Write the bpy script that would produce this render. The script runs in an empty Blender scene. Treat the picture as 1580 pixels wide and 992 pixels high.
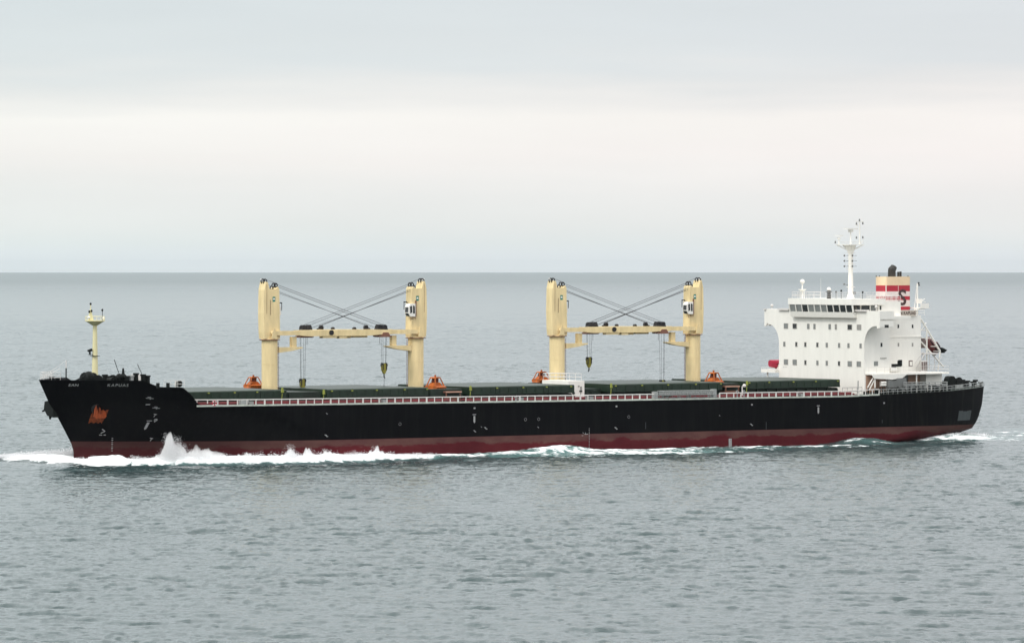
import bpy, bmesh, math, random
import numpy as np
from mathutils import Vector, Matrix
random.seed(7); rng = np.random.default_rng(11)
PI = math.pi
sc = bpy.context.scene
COL = sc.collection

# ------------------------------------------------------------------ survey of the place
# camera 27.5 m above the sea, level, long lens (telephoto shift brings the horizon up);
# the ship lies about 605 m off, heading left and a little towards the camera.
F = 6900.0; H = 27.5; YE = 401.7; TH = math.radians(36)
CT, ST = math.cos(TH), math.sin(TH)
OX, OY = -64.0535, 605.4376          # world position of the stem
def U(px, v=0.0):                     # ship station for a sight line at lateral offset v
    k = (px-790)/F
    return (k*(OY-v*CT)-OX-v*ST)/(CT-k*ST)
def V(px, u):
    k = (px-790)/F
    return (k*(OY+u*ST)-OX-u*CT)/(ST+k*CT)
def Z(py, u, v=0.0):
    return H-(py-YE)*(OY+u*ST-v*CT)/F
def world(u, v, z=0.0):
    return (OX+u*CT+v*ST, OY+u*ST-v*CT, z)
def Gw(px, py, z=0.0):                # point of the sea surface in world coordinates
    Y = F*(H-z)/(py-YE)
    return ((px-790)/F*Y, Y)

def lin(c):
    return tuple((x/255/12.92 if x/255 <= .04045 else ((x/255+.055)/1.055)**2.4) for x in c)

# ------------------------------------------------------------------ materials
MATS = {}
def nodes(m):
    m.use_nodes = True
    return m.node_tree.nodes, m.node_tree.links, m.node_tree.nodes['Principled BSDF']
def mat(name, col, rough=.55, metal=0, wear=.12, scale=.8, streak=True, spec=.4, rust=0.0):
    """paint with soft uneven fading and faint vertical runs, object space"""
    m = bpy.data.materials.new(name); N, L, P = nodes(m)
    tc = N.new('ShaderNodeTexCoord'); mp = N.new('ShaderNodeMapping')
    mp.inputs['Scale'].default_value = (scale, scale, scale*(.18 if streak else 1))
    L.new(tc.outputs['Object'], mp.inputs[0])
    no = N.new('ShaderNodeTexNoise'); no.inputs['Scale'].default_value = 1.6; no.inputs['Detail'].default_value = 6
    no.inputs['Roughness'].default_value = .65
    L.new(mp.outputs[0], no.inputs['Vector'])
    mr = N.new('ShaderNodeMapRange'); mr.inputs[1].default_value = .3; mr.inputs[2].default_value = .7
    mr.inputs[3].default_value = 1-wear; mr.inputs[4].default_value = 1+wear*.5
    L.new(no.outputs['Fac'], mr.inputs[0])
    mx = N.new('ShaderNodeVectorMath'); mx.operation = 'SCALE'; mx.inputs[0].default_value = col
    L.new(mr.outputs[0], mx.inputs['Scale'])
    last = mx.outputs[0]
    if rust:
        n2 = N.new('ShaderNodeTexNoise'); n2.inputs['Scale'].default_value = 4; n2.inputs['Detail'].default_value = 8
        n2.inputs['Roughness'].default_value = .75
        L.new(mp.outputs[0], n2.inputs['Vector'])
        r = N.new('ShaderNodeMapRange'); r.inputs[1].default_value = .62; r.inputs[2].default_value = .75
        r.inputs[4].default_value = rust
        L.new(n2.outputs['Fac'], r.inputs[0])
        mm = N.new('ShaderNodeMix'); mm.data_type = 'RGBA'; mm.inputs[7].default_value = (.22, .09, .04, 1)
        L.new(r.outputs[0], mm.inputs[0]); L.new(last, mm.inputs[6]); last = mm.outputs[2]
    L.new(last, P.inputs['Base Color'])
    P.inputs['Roughness'].default_value = rough; P.inputs['Metallic'].default_value = metal
    P.inputs['Specular IOR Level'].default_value = spec
    MATS[name] = m
    return m
mat('white_paint', (.83, .805, .745), .5, rust=.22, wear=.06)
mat('white_rail', (.66, .63, .60), .6)
mat('pale_gunwale', (.50, .53, .47), .7, wear=.3)
mat('crane_cream', (.79, .63, .345), .65, wear=.2, rust=.45)
mat('mast_yellow', (.74, .68, .40), .55)
mat('hatch_green', (.008, .024, .012), .5, wear=.35, scale=.6, streak=False)
mat('coaming_green', (.008, .020, .012), .6, wear=.4)
mat('deck_red', (.085, .018, .018), .75, wear=.35, streak=False)
mat('coaming_red', (.15, .018, .022), .7, wear=.45, scale=.5)
mat('grab_orange', (.46, .105, .008), .6, wear=.6, scale=2.5, rust=.5)
mat('grab_dark', (.12, .025, .012), .8, wear=.4)
mat('stand_brown', (.20, .09, .06), .7, wear=.3)
mat('stand_pink', (.52, .33, .24), .7, wear=.2)
mat('dark_gear', (.006, .008, .007), .7, spec=.2)
mat('sheave_black', (.015, .014, .016), .6)
mat('rope', (.05, .05, .055), .8)
mat('grey_paint', (.16, .165, .16), .6, wear=.2)
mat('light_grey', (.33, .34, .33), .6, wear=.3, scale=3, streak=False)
mat('glass_dark', (.02, .022, .022), .12, wear=0, spec=.6)
mat('glass_grey', (.22, .23, .22), .2, wear=.2, spec=.6)
mat('window_frame', (.30, .29, .27), .6)
mat('shade_brown', (.17, .13, .12), .8)
mat('exhaust_black', (.035, .033, .03), .6, wear=.4)
mat('lifeboat_red', (.36, .012, .04), .4)
mat('lifeboat_orange', (.12, .03, .028), .45)
mat('hook_yellow', (.25, .22, .03), .5, wear=.3, scale=3)
mat('hatch_yellow', (.26, .30, .05), .6)
mat('badge_green', (.02, .20, .15), .5)
mat('mark_white', (.36, .36, .36), .7, wear=.35, scale=3, streak=False)
mat('mark_grey', (.040, .048, .050), .6, wear=.35, scale=1.2)
mat('name_black', (.06, .03, .03), .6)
mat('name_dark', (.09, .05, .04), .7)
mat('board_cream', (.62, .55, .47), .7)
mat('black_recess', (.004, .004, .005), .9)
mat('anchor_rust', (.33, .06, .012), .8, wear=.6, scale=4)

mat('rust_wash', (.24, .048, .010), .9, wear=.9, scale=2.5)
def hull_material():
    m = bpy.data.materials.new('hull_paint'); N, L, P = nodes(m)
    tc = N.new('ShaderNodeTexCoord'); sp = N.new('ShaderNodeSeparateXYZ'); L.new(tc.outputs['Object'], sp.inputs[0])
    # height above the load line, which runs slightly down aft
    ma = N.new('ShaderNodeMath'); ma.operation = 'MULTIPLY_ADD'; ma.inputs[1].default_value = .0042
    L.new(sp.outputs['X'], ma.inputs[0]); L.new(sp.outputs['Z'], ma.inputs[2])
    mp = N.new('ShaderNodeMapping'); mp.inputs['Scale'].default_value = (.22, .22, .5); L.new(tc.outputs['Object'], mp.inputs[0])
    n1 = N.new('ShaderNodeTexNoise'); n1.inputs['Scale'].default_value = 1; n1.inputs['Detail'].default_value = 7; n1.inputs['Roughness'].default_value = .6
    L.new(mp.outputs[0], n1.inputs['Vector'])
    mp2 = N.new('ShaderNodeMapping'); mp2.inputs['Scale'].default_value = (1.6, 1.6, .12); L.new(tc.outputs['Object'], mp2.inputs[0])
    n2 = N.new('ShaderNodeTexNoise'); n2.inputs['Scale'].default_value = 1; n2.inputs['Detail'].default_value = 5; n2.inputs['Roughness'].default_value = .7
    L.new(mp2.outputs[0], n2.inputs['Vector'])
    def mix(f, a, b):
        x = N.new('ShaderNodeMix'); x.data_type = 'RGBA'
        for i, s in ((0, f), (6, a), (7, b)):
            if hasattr(s, 'links'): L.new(s, x.inputs[i])
            elif i == 0: x.inputs[0].default_value = s
            else: x.inputs[i].default_value = (*s, 1)
        return x.outputs[2]
    def rng_(s, a, b, c=0, d=1):
        x = N.new('ShaderNodeMapRange'); L.new(s, x.inputs[0])
        for i, q in enumerate((a, b, c, d)): x.inputs[i+1].default_value = q
        return x.outputs[0]
    black = mix(rng_(n2.outputs['Fac'], .45, .75), (.0008, .0007, .0015), (.0045, .0045, .0045))
    # faded streaks aft
    af = N.new('ShaderNodeMath'); af.operation = 'MULTIPLY'
    L.new(rng_(sp.outputs['X'], 132, 150), af.inputs[0]); L.new(rng_(n2.outputs['Fac'], .5, .72), af.inputs[1])
    black = mix(af.outputs[0], black, (.012, .012, .009))
    red = mix(rng_(n1.outputs['Fac'], .35, .7), (.075, .010, .014), (.105, .015, .019))
    red = mix(rng_(n2.outputs['Fac'], .55, .85, 0, .5), red, (.09, .03, .02))
    faded = mix(rng_(n1.outputs['Fac'], .4, .65), (.085, .036, .034), (.115, .055, .047))
    # boundary faded/red about 1.55 m over water, ragged
    e = N.new('ShaderNodeMath'); e.operation = 'MULTIPLY_ADD'; e.inputs[1].default_value = 2.6; L.new(n1.outputs['Fac'], e.inputs[0]); e.inputs[2].default_value = -1.3
    e2 = N.new('ShaderNodeMath'); e2.operation = 'ADD'; L.new(ma.outputs[0], e2.inputs[0]); L.new(e.outputs[0], e2.inputs[1])
    low = mix(rng_(e2.outputs[0], 1.85, 2.15), red, faded)
    # darker brown on the boot topping towards the bow
    low = mix(rng_(sp.outputs['X'], 14, 40, .62, 0), low, (.03, .012, .012))
    low = mix(rng_(sp.outputs['X'], 143, 152, 0, .6), low, (.028, .014, .010))
    blk = rng_(ma.outputs[0], 2.90, 2.94)
    c = mix(blk, low, black)
    L.new(c, P.inputs['Base Color']); P.inputs['Roughness'].default_value = .55
    P.inputs['Specular IOR Level'].default_value = .07
    # slight plating unevenness
    b = N.new('ShaderNodeBump'); b.inputs['Strength'].default_value = .25; b.inputs['Distance'].default_value = .05
    L.new(n2.outputs['Fac'], b.inputs['Height']); L.new(b.outputs[0], P.inputs['Normal'])
    MATS['hull'] = m
hull_material()

def funnel_material():
    m = bpy.data.materials.new('funnel_bands'); N, L, P = nodes(m)
    tc = N.new('ShaderNodeTexCoord'); sp = N.new('ShaderNodeSeparateXYZ'); L.new(tc.outputs['Object'], sp.inputs[0])
    mr = N.new('ShaderNodeMapRange'); mr.inputs[1].default_value = 18; mr.inputs[2].default_value = 26; L.new(sp.outputs['Z'], mr.inputs[0])
    r = N.new('ShaderNodeValToRGB'); r.color_ramp.interpolation = 'CONSTANT'; L.new(mr.outputs[0], r.inputs[0])
    white, red, och = (.78, .66, .62, 1), (.42, .015, .035, 1), (.80, .61, .40, 1)
    def p(z): return (z-18)/8
    E = r.color_ramp.elements; E[0].position = 0; E[0].color = white; E[1].position = p(19.68); E[1].color = red
    for z, c in ((20.32, white), (21.32, red), (21.93, white), (22.68, red), (23.60, och)):
        e = E.new(p(z)); e.color = c
    no = N.new('ShaderNodeTexNoise'); no.inputs['Scale'].default_value = .8; no.inputs['Detail'].default_value = 5; L.new(tc.outputs['Object'], no.inputs['Vector'])
    mq = N.new('ShaderNodeMapRange'); mq.inputs[3].default_value = .8; mq.inputs[4].default_value = 1.12; L.new(no.outputs['Fac'], mq.inputs[0])
    vs = N.new('ShaderNodeVectorMath'); vs.operation = 'SCALE'; L.new(r.outputs[0], vs.inputs[0]); L.new(mq.outputs[0], vs.inputs['Scale'])
    L.new(vs.outputs[0], P.inputs['Base Color']); P.inputs['Roughness'].default_value = .5
    MATS['funnel'] = m
funnel_material()

def foam_material():
    m = bpy.data.materials.new('spray_foam'); N, L, P = nodes(m)
    P.inputs['Base Color'].default_value = (.97, .97, .97, 1); P.inputs['Roughness'].default_value = .7
    P.inputs['Specular IOR Level'].default_value = .2
    tr = N.new('ShaderNodeBsdfTranslucent'); tr.inputs[0].default_value = (.95, .95, .96, 1)
    mx = N.new('ShaderNodeMixShader'); mx.inputs[0].default_value = .6
    L.new(P.outputs[0], mx.inputs[1]); L.new(tr.outputs[0], mx.inputs[2])
    L.new(mx.outputs[0], N['Material Output'].inputs[0])
    MATS['foam'] = m
foam_material()

# ------------------------------------------------------------------ mesh builder
EACH = {'sheave', 'head_sheave', 'bridge_wing', 'side_light', 'shaded_bulkhead', 'gangway_winch', 'navigation_light', 'mast_light', 'floodlight', 'small_exhaust', 'searchlight', 'wing_fitting',
        'pipe_bracket', 'fairlead', 'poop_vent', 'deck_pillar', 'jib_walkway', 'provision_locker', 'liferaft_canister', 'cover_cleat', 'aft_mast_light', 'deck_winch', 'fan_housing', 'badge', 'badge_emblem',
        'locker_opening', 'tower_pipe', 'jib_pivot', 'ring_band', 'door', 'window', 'boat_davit', 'bollard', 'davit', 'gangway_frame_', 'air_pipe', 'arm', 'jib_head', 'mast_ring', 'exhaust_pipe_', 'hook_', 'seam_strip', 'cab_ladder', 'white_fitting', 'aerial', 'operator_handle', 'roof_rail', 'lifeboat_fall', 'jackstaff'}
class MB:
    """collects shapes given as (u aft, v to port, z up) in ship metres; port is local -Y"""
    def __init__(s): s.v = []; s.f = []
    def add(s, vs, fs):
        k = len(s.v); s.v += [tuple(p) for p in vs]; s.f += [tuple(i+k for i in q) for q in fs]; return s
    def box(s, u0, u1, v0, v1, z0, z1):
        vs = [(a, b, c) for a in (u0, u1) for b in (v0, v1) for c in (z0, z1)]
        return s.add(vs, [(0, 1, 3, 2), (4, 6, 7, 5), (0, 4, 5, 1), (2, 3, 7, 6), (0, 2, 6, 4), (1, 5, 7, 3)])
    def prism_v(s, poly, v0, v1):       # polygon in (u,z) extruded across
        n = len(poly); vs = [(a, v0, b) for a, b in poly]+[(a, v1, b) for a, b in poly]
        return s.add(vs, [tuple(range(n)), tuple(range(n, 2*n))[::-1]]+[(i, (i+1) % n, (i+1) % n+n, i+n) for i in range(n)])
    def prism_u(s, poly, u0, u1):       # polygon in (v,z) extruded fore and aft
        n = len(poly); vs = [(u0, a, b) for a, b in poly]+[(u1, a, b) for a, b in poly]
        return s.add(vs, [tuple(range(n)), tuple(range(n, 2*n))[::-1]]+[(i, (i+1) % n, (i+1) % n+n, i+n) for i in range(n)])
    def prism_z(s, poly, z0, z1):
        n = len(poly); vs = [(a, b, z0) for a, b in poly]+[(a, b, z1) for a, b in poly]
        return s.add(vs, [tuple(range(n)), tuple(range(n, 2*n))[::-1]]+[(i, (i+1) % n, (i+1) % n+n, i+n) for i in range(n)])
    def rod(s, a, b, r0, r1=None, n=8):
        r1 = r0 if r1 is None else r1
        a = Vector(a); b = Vector(b); d = (b-a).normalized()
        t = Vector((0, 0, 1)) if abs(d.z) < .9 else Vector((1, 0, 0))
        x = d.cross(t).normalized(); y = d.cross(x)
        vs = []
        for c, r in ((a, r0), (b, r1)):
            for i in range(n):
                w = 2*PI*i/n; vs.append(c+x*math.cos(w)*r+y*math.sin(w)*r)
        return s.add(vs, [tuple(range(n)), tuple(range(n, 2*n))[::-1]]+[(i, (i+1) % n, (i+1) % n+n, i+n) for i in range(n)])
    def path(s, pts, r, n=6):
        for a, b in zip(pts, pts[1:]): s.rod(a, b, r, r, n)
        return s
    def ball(s, c, r, n=10, m=6, sq=(1, 1, 1)):
        vs = []
        for j in range(m+1):
            ph = -PI/2+PI*j/m
            for i in range(n):
                w = 2*PI*i/n
                vs.append((c[0]+r*sq[0]*math.cos(ph)*math.cos(w), c[1]+r*sq[1]*math.cos(ph)*math.sin(w), c[2]+r*sq[2]*math.sin(ph)))
        return s.add(vs, [(j*n+i, j*n+(i+1) % n, (j+1)*n+(i+1) % n, (j+1)*n+i) for j in range(m) for i in range(n)])
    def torus(s, c, R, r, axis='v', n=18, m=6):
        vs = []
        for i in range(n):
            w = 2*PI*i/n
            for j in range(m):
                q = 2*PI*j/m; rr = R+r*math.cos(q); o = r*math.sin(q)
                if axis == 'v': vs.append((c[0]+rr*math.cos(w), c[1]+o, c[2]+rr*math.sin(w)))
                else: vs.append((c[0]+rr*math.cos(w), c[1]+rr*math.sin(w), c[2]+o))
        return s.add(vs, [(i*m+j, ((i+1) % n)*m+j, ((i+1) % n)*m+(j+1) % m, i*m+(j+1) % m) for i in range(n) for j in range(m)])
    def rail(s, pts, h=1.0, n=None, r=.035, mid=(.5,), step=1.5):
        for a, b in zip(pts, pts[1:]):
            a = Vector(a); b = Vector(b); k = max(1, int(round((b-a).length/step)))
            for i in range(k+1):
                p = a.lerp(b, i/k); s.rod(p, p+Vector((0, 0, h)), r, r, 4)
            for q in (h,)+tuple(h*m_ for m_ in mid):
                s.rod(a+Vector((0, 0, q)), b+Vector((0, 0, q)), r, r, 4)
        return s
    def clusters(s, tol=.04):
        """shapes that do not touch become separate builders"""
        n = len(s.v); p = list(range(n))
        def fd(i):
            while p[i] != i: p[i] = p[p[i]]; i = p[i]
            return i
        for f in s.f:
            for k in f[1:]: p[fd(k)] = fd(f[0])
        g = {}
        for i in range(n): g.setdefault(fd(i), []).append(i)
        bb = [[np.min([s.v[i] for i in q], 0)-tol, np.max([s.v[i] for i in q], 0)+tol, set([k])] for k, q in g.items()]
        ch = True
        while ch:
            ch = False
            for i in range(len(bb)):
                for j in range(i+1, len(bb)):
                    if (bb[i][0] <= bb[j][1]).all() and (bb[j][0] <= bb[i][1]).all():
                        bb[i] = [np.minimum(bb[i][0], bb[j][0]), np.maximum(bb[i][1], bb[j][1]), bb[i][2] | bb[j][2]]; del bb[j]; ch = True; break
                if ch: break
        out = []
        for _, _, ks in bb:
            m = MB(); idx = {}
            for i in range(n):
                if fd(i) in ks: idx[i] = len(m.v); m.v.append(s.v[i])
            m.f = [tuple(idx[k] for k in f) for f in s.f if f[0] in idx]; out.append(m)
        return out
    def build(s, name, material, parent=None, smooth=False, label=None, whole=False):
        if name in EACH and not whole:
            r = [c.build(name, material, parent, smooth, label, True) for c in s.clusters()]
            return r[0]
        me = bpy.data.meshes.new(name)
        me.from_pydata([(p[0], -p[1], p[2]) for p in s.v], [], s.f)
        bm = bmesh.new(); bm.from_mesh(me)
        bmesh.ops.remove_doubles(bm, verts=bm.verts, dist=1e-5)
        bmesh.ops.recalc_face_normals(bm, faces=bm.faces)
        if smooth:
            for f in bm.faces: f.smooth = True
            for e in bm.edges:
                if len(e.link_faces) == 2 and e.calc_face_angle(0) > .6: e.smooth = False
        bm.to_mesh(me); bm.free()
        o = bpy.data.objects.new(name, me); COL.objects.link(o)
        me.materials.append(MATS[material])
        if parent: o.parent = parent
        if label: o['label'] = label
        return o
def empty(name, loc=(0, 0, 0), rz=0.0, parent=None):
    o = bpy.data.objects.new(name, None); COL.objects.link(o)
    o.location = loc; o.rotation_euler = (0, 0, rz)
    if parent: o.parent = parent
    return o
def tag(o, label=None, cat=None, group=None, kind=None):
    for k, x in (('label', label), ('category', cat), ('group', group), ('kind', kind)):
        if x: o[k] = x
    return o
def children(o): return [c for c in bpy.data.objects if c.parent == o]
def copy_tree(o, parent=None):
    kids = children(o)
    c = o.copy(); COL.objects.link(c); c.parent = parent
    for k in kids: copy_tree(k, c)
    return c
def glyphs(text, size, spacing=1.0, bold=0.0):
    cu = bpy.data.curves.new('lettering', 'FONT'); cu.body = text; cu.size = size; cu.offset = bold; cu.space_character = spacing
    cu.align_x = 'CENTER'; cu.align_y = 'CENTER'; cu.resolution_u = 3
    o = bpy.data.objects.new('lettering', cu); COL.objects.link(o)
    bpy.context.view_layer.update()
    me = bpy.data.meshes.new_from_object(o.evaluated_get(bpy.context.evaluated_depsgraph_get()))
    vs = [tuple(v.co) for v in me.vertices]; fs = [tuple(p.vertices) for p in me.polygons]
    bpy.data.objects.remove(o); bpy.data.curves.remove(cu); bpy.data.meshes.remove(me)
    return vs, fs

# ------------------------------------------------------------------ the ship
SHIP = empty('cargo_ship', (OX, OY, 0), TH)
tag(SHIP, 'black bulk carrier with dark red waterline, cream cranes and white bridge, under way at sea', 'ship')
BH = 14.1
ZT = [(-1, 11.35), (10.2, 11.3), (11.9, 10.42), (14.7, 10.35), (15.4, 9.5), (16.3, 7.78), (50, 7.55), (88, 7.28), (130, 7.06), (143, 7.35), (151, 7.5), (157, 7.8), (163, 8.05)]
STEM = [(-3, 5.6), (1.6, 5.4), (2.6, 5.05), (3.9, 4.3), (6.1, 3.0), (8.3, 1.5), (11.3, 0), (12, -.3)]
SEND = [(-3, 140), (-1, 146), (0, 154), (.17, 156.2), (.72, 158.6), (1.07, 159.3), (1.57, 159.9), (2.67, 160.9), (3.4, 161.3), (5.2, 162.0), (8.0, 162.4), (9, 162.5)]
def ip(T, x):
    return float(np.interp(x, [a for a, b in T], [b for a, b in T]))
def half(u, z):
    s_ = u-ip(STEM, z); e = ip(SEND, z)-u
    if s_ <= 0 or e < 0: return 0.0
    t = min(1, max(0, z/10.5)); t = t*t*(3-2*t)
    Lb = 36+(24-36)*t; p = 1.55+(2.25-1.55)*t
    b = BH*(1-(1-min(s_/Lb, 1))**p)
    tz = min(1, max(0, z/1.6))
    b0 = 5.5+(10.6-5.5)*tz; Ls = 20-4*tz
    b = min(b, b0+(BH-b0)*(1-(1-min(e/Ls, 1))**2.4))
    if e < 1.6: b *= .82+.18*math.sqrt(max(0, 1-(1-e/1.6)**2))
    return b
def hull():
    ws = np.unique(np.concatenate([np.linspace(0, .03, 7), np.linspace(.03, .062, 7), np.linspace(.062, .105, 44), np.linspace(.105, .84, 60), np.linspace(.84, .985, 26), np.linspace(.985, 1, 10)]))
    qs = np.linspace(0, 1, 27)
    m = MB(); grid = []
    for side in (1, -1):
        g = []
        for w in ws:
            col = []
            zt = ip(ZT, w*162.4)
            for q in qs:
                z = -3+q*(zt+3); a = ip(STEM, z); b = ip(SEND, z); u = a+w*(b-a)
                if w == 1: u -= 1e-4
                col.append((u, side*half(u, z), z))
            g.append(col)
        grid.append(g)
        vs = [p for c in g for p in c]; n = len(qs)
        m.add(vs, [(i*n+j, (i+1)*n+j, (i+1)*n+j+1, i*n+j+1) for i in range(len(ws)-1) for j in range(n-1)])
    # transom
    n = len(qs); a = [grid[0][-1][j] for j in range(n)]; b = [grid[1][-1][j] for j in range(n)]
    m.add(a+b, [(j, j+1, n+j+1, n+j) for j in range(n-1)])
    o = m.build('hull', 'hull', SHIP, smooth=True)
    # deck plating inside the bulwarks
    d = MB(); xs = [1.2, 2.5, 4, 6, 8, 10, 12, 14, 15.2]
    def dk(xs, off, nm, mt):
        d = MB(); vs = []
        for u in xs:
            z = min(ip(ZT, u), 99)-off; h_ = half(u, z)-.06; vs += [(u, -h_, z), (u, h_, z)]
        d.add(vs, [(2*i, 2*i+1, 2*i+3, 2*i+2) for i in range(len(xs)-1)])
        return d.build(nm, mt, SHIP)
    dk(xs, 1.05, 'forecastle_deck', 'coaming_green')
    dk([16.4]+list(np.linspace(18, 137.4, 50)), .04, 'main_deck', 'deck_red'); dk(list(np.linspace(137.4, 161.9, 16)), .05, 'poop_deck', 'coaming_green')
    f = MB(); f.box(15.2, 15.35, -half(15.3, 8)+.25, half(15.3, 8)-.25, 7.6, 9.3); f.build('forecastle_bulkhead', 'dark_gear', SHIP)
    return o
HULL = hull()

def on_hull(poly2d, name, material, u0, z0, parent=HULL, off=.035, faces=None):
    """flat marks laid on the port shell plating: points (du,dz)"""
    m = MB(); vs = []
    for a, b in poly2d:
        u = u0+a; z = z0+b; vs.append((u, half(u, z)+off, z))
    m.add(vs, faces or [tuple(range(len(vs)))])
    me = m.build(name, material, parent); return me
def strokes(segs, name, u0, z0, w=.075, mt='mark_white', parent=HULL):
    P2, Fs = [], []
    for (a, b, c, d) in segs:
        L_ = math.hypot(c-a, d-b) or 1; nx, nz = -(d-b)/L_*w/2, (c-a)/L_*w/2
        k = len(P2); P2 += [(a+nx, b+nz), (c+nx, d+nz), (c-nx, d-nz), (a-nx, b-nz)]; Fs.append((k, k+1, k+2, k+3))
    return on_hull(P2, name, mt, u0, z0, parent, faces=Fs)
def text_on_hull(t, px, py, size, sp=1.0, name='name_lettering', mt='mark_white'):
    vg = 10.0
    for _ in range(6):
        u = U(px, vg); z = Z(py, u, vg); vg = half(u, z)
    vs, fs = glyphs(t, size, sp)
    return on_hull([(x, y) for x, y, _ in vs], name, mt, u, z, faces=fs)
def hp(px, py):
    vg = 12.0
    for _ in range(8):
        u = U(px, vg); z = Z(py, u, vg); vg = half(u, z)
    return u, z
# markings
text_on_hull('EAN', 108, 594, .5, mt='light_grey')
text_on_hull('KAPUAS', 181.5, 594.5, .52, 1.25, mt='light_grey')
def circle(r, n=12): return [(r*math.cos(2*PI*i/n), r*math.sin(2*PI*i/n), r*math.cos(2*PI*(i+1)/n), r*math.sin(2*PI*(i+1)/n)) for i in range(n)]
def tug(px, py, hgt=.95, w=.34):
    u, z = hp(px, py)
    on_hull([(-w/2, hgt/2), (w/2, hgt/2), (w/2, -hgt/2+.15), (0, -hgt/2-.05), (-w/2, -hgt/2+.15)], 'tug_mark', 'mark_white', u, z)
    strokes([(-.3, 0, .3, 0)], 'tug_mark_bar', u, z+hgt/2+.22, .1)
tug(226, 657, 1.0, .3); tug(731.7, 647, .95, .3); tug(1262.5, 633, .95, .3)
for px, py in ((231, 614), (241, 629)):
    u, z = hp(px, py); strokes([(-.45, 0, .45, -.08), (-.3, .14, .1, .1), (0, 0, .12, -.2)], 'frame_mark', u, z, .08)
for px, py in ((228, 624),):
    u, z = hp(px, py); strokes([(-.25, 0, .25, 0)], 'frame_mark', u, z, .14)
for px, py in ((239, 640), (240, 648), (233, 677)):
    u, z = hp(px, py); strokes([(-.2, .12, .2, .05), (.05, .1, -.02, -.3)]+([] if py != 648 else circle(.16, 8)), 'frame_mark', u, z, .08)
u, z = hp(159, 667)   # bulbous bow symbol
strokes([(-.25, .45, .15, .15), (.15, .15, -.25, -.1), (-.35, -.35, -.02, -.35), (.15, -.35, .4, -.35)], 'bulbous_bow_mark', u, z, .10)
for i in range(7):
    u, z = hp(173-.1*i, 676+i*3.2); strokes([(-.1, .05, .1, .05), (0, .05, 0, -.06)] if i % 2 else [(-.08, 0, .1, 0)], 'draught_figure', u, z, .07)
for i in range(14):
    u, z = hp(909, 661+i*2.35); strokes([(-.07, 0, .07, 0), (0, .05, 0, -.05)], 'draught_figure', u, z, .07)
u, z = hp(905, 669.5); strokes([(-.4, .0, .25, 0), (-.25, .25, -.15, -.1), (-.7, .25, -.55, .1), (-.9, -.2, -.6, -.2)], 'load_line_mark', u, z, .07)
for px, py in ((810.5, 647), (831, 646.5), (970, 643), (617, 654)):
    u, z = hp(px, py); strokes(circle(.2, 10), 'ring_mark', u, z, .03)
for px, py, k in ((749, 660.5, 1), (732, 665, .8), (950, 660.5, 1), (1159, 655, 1), (503, 672, 1), (742.5, 658.5, .4), (504, 638, .5), (830, 659, .5), (1110, 641, .4)):
    k *= .8; u, z = hp(px, py); strokes([(-.3*k, .15*k, .1*k, .1*k), (-.1*k, .1*k, .25*k, -.2*k), (.05*k, -.12*k, .4*k, -.12*k)], 'depth_mark', u, z, .08*k+.02)
for px in (732, 951, 1160, 1364):
    u, z = hp(px, 629.5-.0125*(px-732)); strokes([(-.15, 0, .15, 0)], 'pilot_mark', u, z, .22)
for px, h_ in ((1182, 1.1), (996, 1.0), (1361, .5)):
    u, z = hp(px, 656.5 if px < 1200 else 650); strokes([(0, -h_/2, 0, h_/2)], 'scrape_mark', u, z, .10, 'mark_grey')
u, z = hp(1126.5, 684.5)
on_hull([(-.28, .75), (.28, .75), (.28, -.9), (-.28, -.9)], 'draught_board', 'mark_white', u, z)
for i in range(4):
    strokes([(-.1, .08, .1, .08), (-.1, -.08, .1, -.08), (.1, .08, .1, -.08)], 'draught_figure', u, z+.55-.38*i, .06, 'lifeboat_red')
ua, za = hp(1489, 641.5)
gp = []; gf = []
for i in range(15):
    for j in range(5):
        t = -1.7+3.4*i/14; top = .72+.1*(abs(t) > .7)-.05*math.sin(t*9); gp.append((t-.06*j, top-(top+.68)*j/4))
        if i < 14 and j < 4: gf.append((i*5+j, (i+1)*5+j, (i+1)*5+j+1, i*5+j+1))
on_hull(gp, 'painted_out_patch', 'mark_grey', ua, za, faces=gf)

# anchors in their hawse pockets
def anchor(side, px, py, mt, stow):
    s_ = side
    m = MB()
    if side > 0:
        u, z = hp(px, py)
        b = half(u, z)
    else:
        u, z = 4.4, 5.8+.9; b = half(u, z)
    rec = MB(); rec.rod((u, s_*(b-.5), z+.3), (u, s_*(b+.12), z), .9, .95, 18)
    e = rec.build('hawse_pipe', 'black_recess', SHIP)
    o = s_*(b+.28)
    m.box(u-.12, u+.12, min(o, o-s_*.3), max(o, o-s_*.3), z-.9, z+.7)         # shank
    m.prism_v([(u-.95, z-.85), (u-.7, z-1.15), (u+.7, z-1.15), (u+.95, z-.85), (u+.6, z-.6), (u-.6, z-.6)], o-.25, o+.2)
    for q in (-1, 1):                                                       # flukes
        m.prism_v([(u+q*.2, z-.8), (u+q*.92, z-.85), (u+q*.86, z-.2), (u+q*.66, z+.65)], o-.12, o+.14)
    m.build('anchor', mt, SHIP, label='rust orange anchor' if side > 0 else None)
anchor(1, 152, 632, 'anchor_rust', 1)
def far_anchor():
    u = 2.6; z = 7.5; b = half(u, z)
    m = MB()
    m.prism_u([(-b+.6, z+1.1), (-b-1.5, z+.8), (-b-1.7, z-.2), (-b-.8, z-1.1), (-b+.8, z-1.3)], u-.5, u+.5)
    m.rod((u, -b-.2, z+.2), (u-.1, -b-2.7, z-.55), .3, .12, 8)
    m.rod((u, -b-.9, z-.1), (u-.1, -b-1.2, z+1.3), .22, .06, 6)
    m.rod((u, -b-.6, z-.8), (u-.1, -b-.75, z-1.6), .35, .1, 6)
    m.build('anchor', 'dark_gear', SHIP)
far_anchor()
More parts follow.
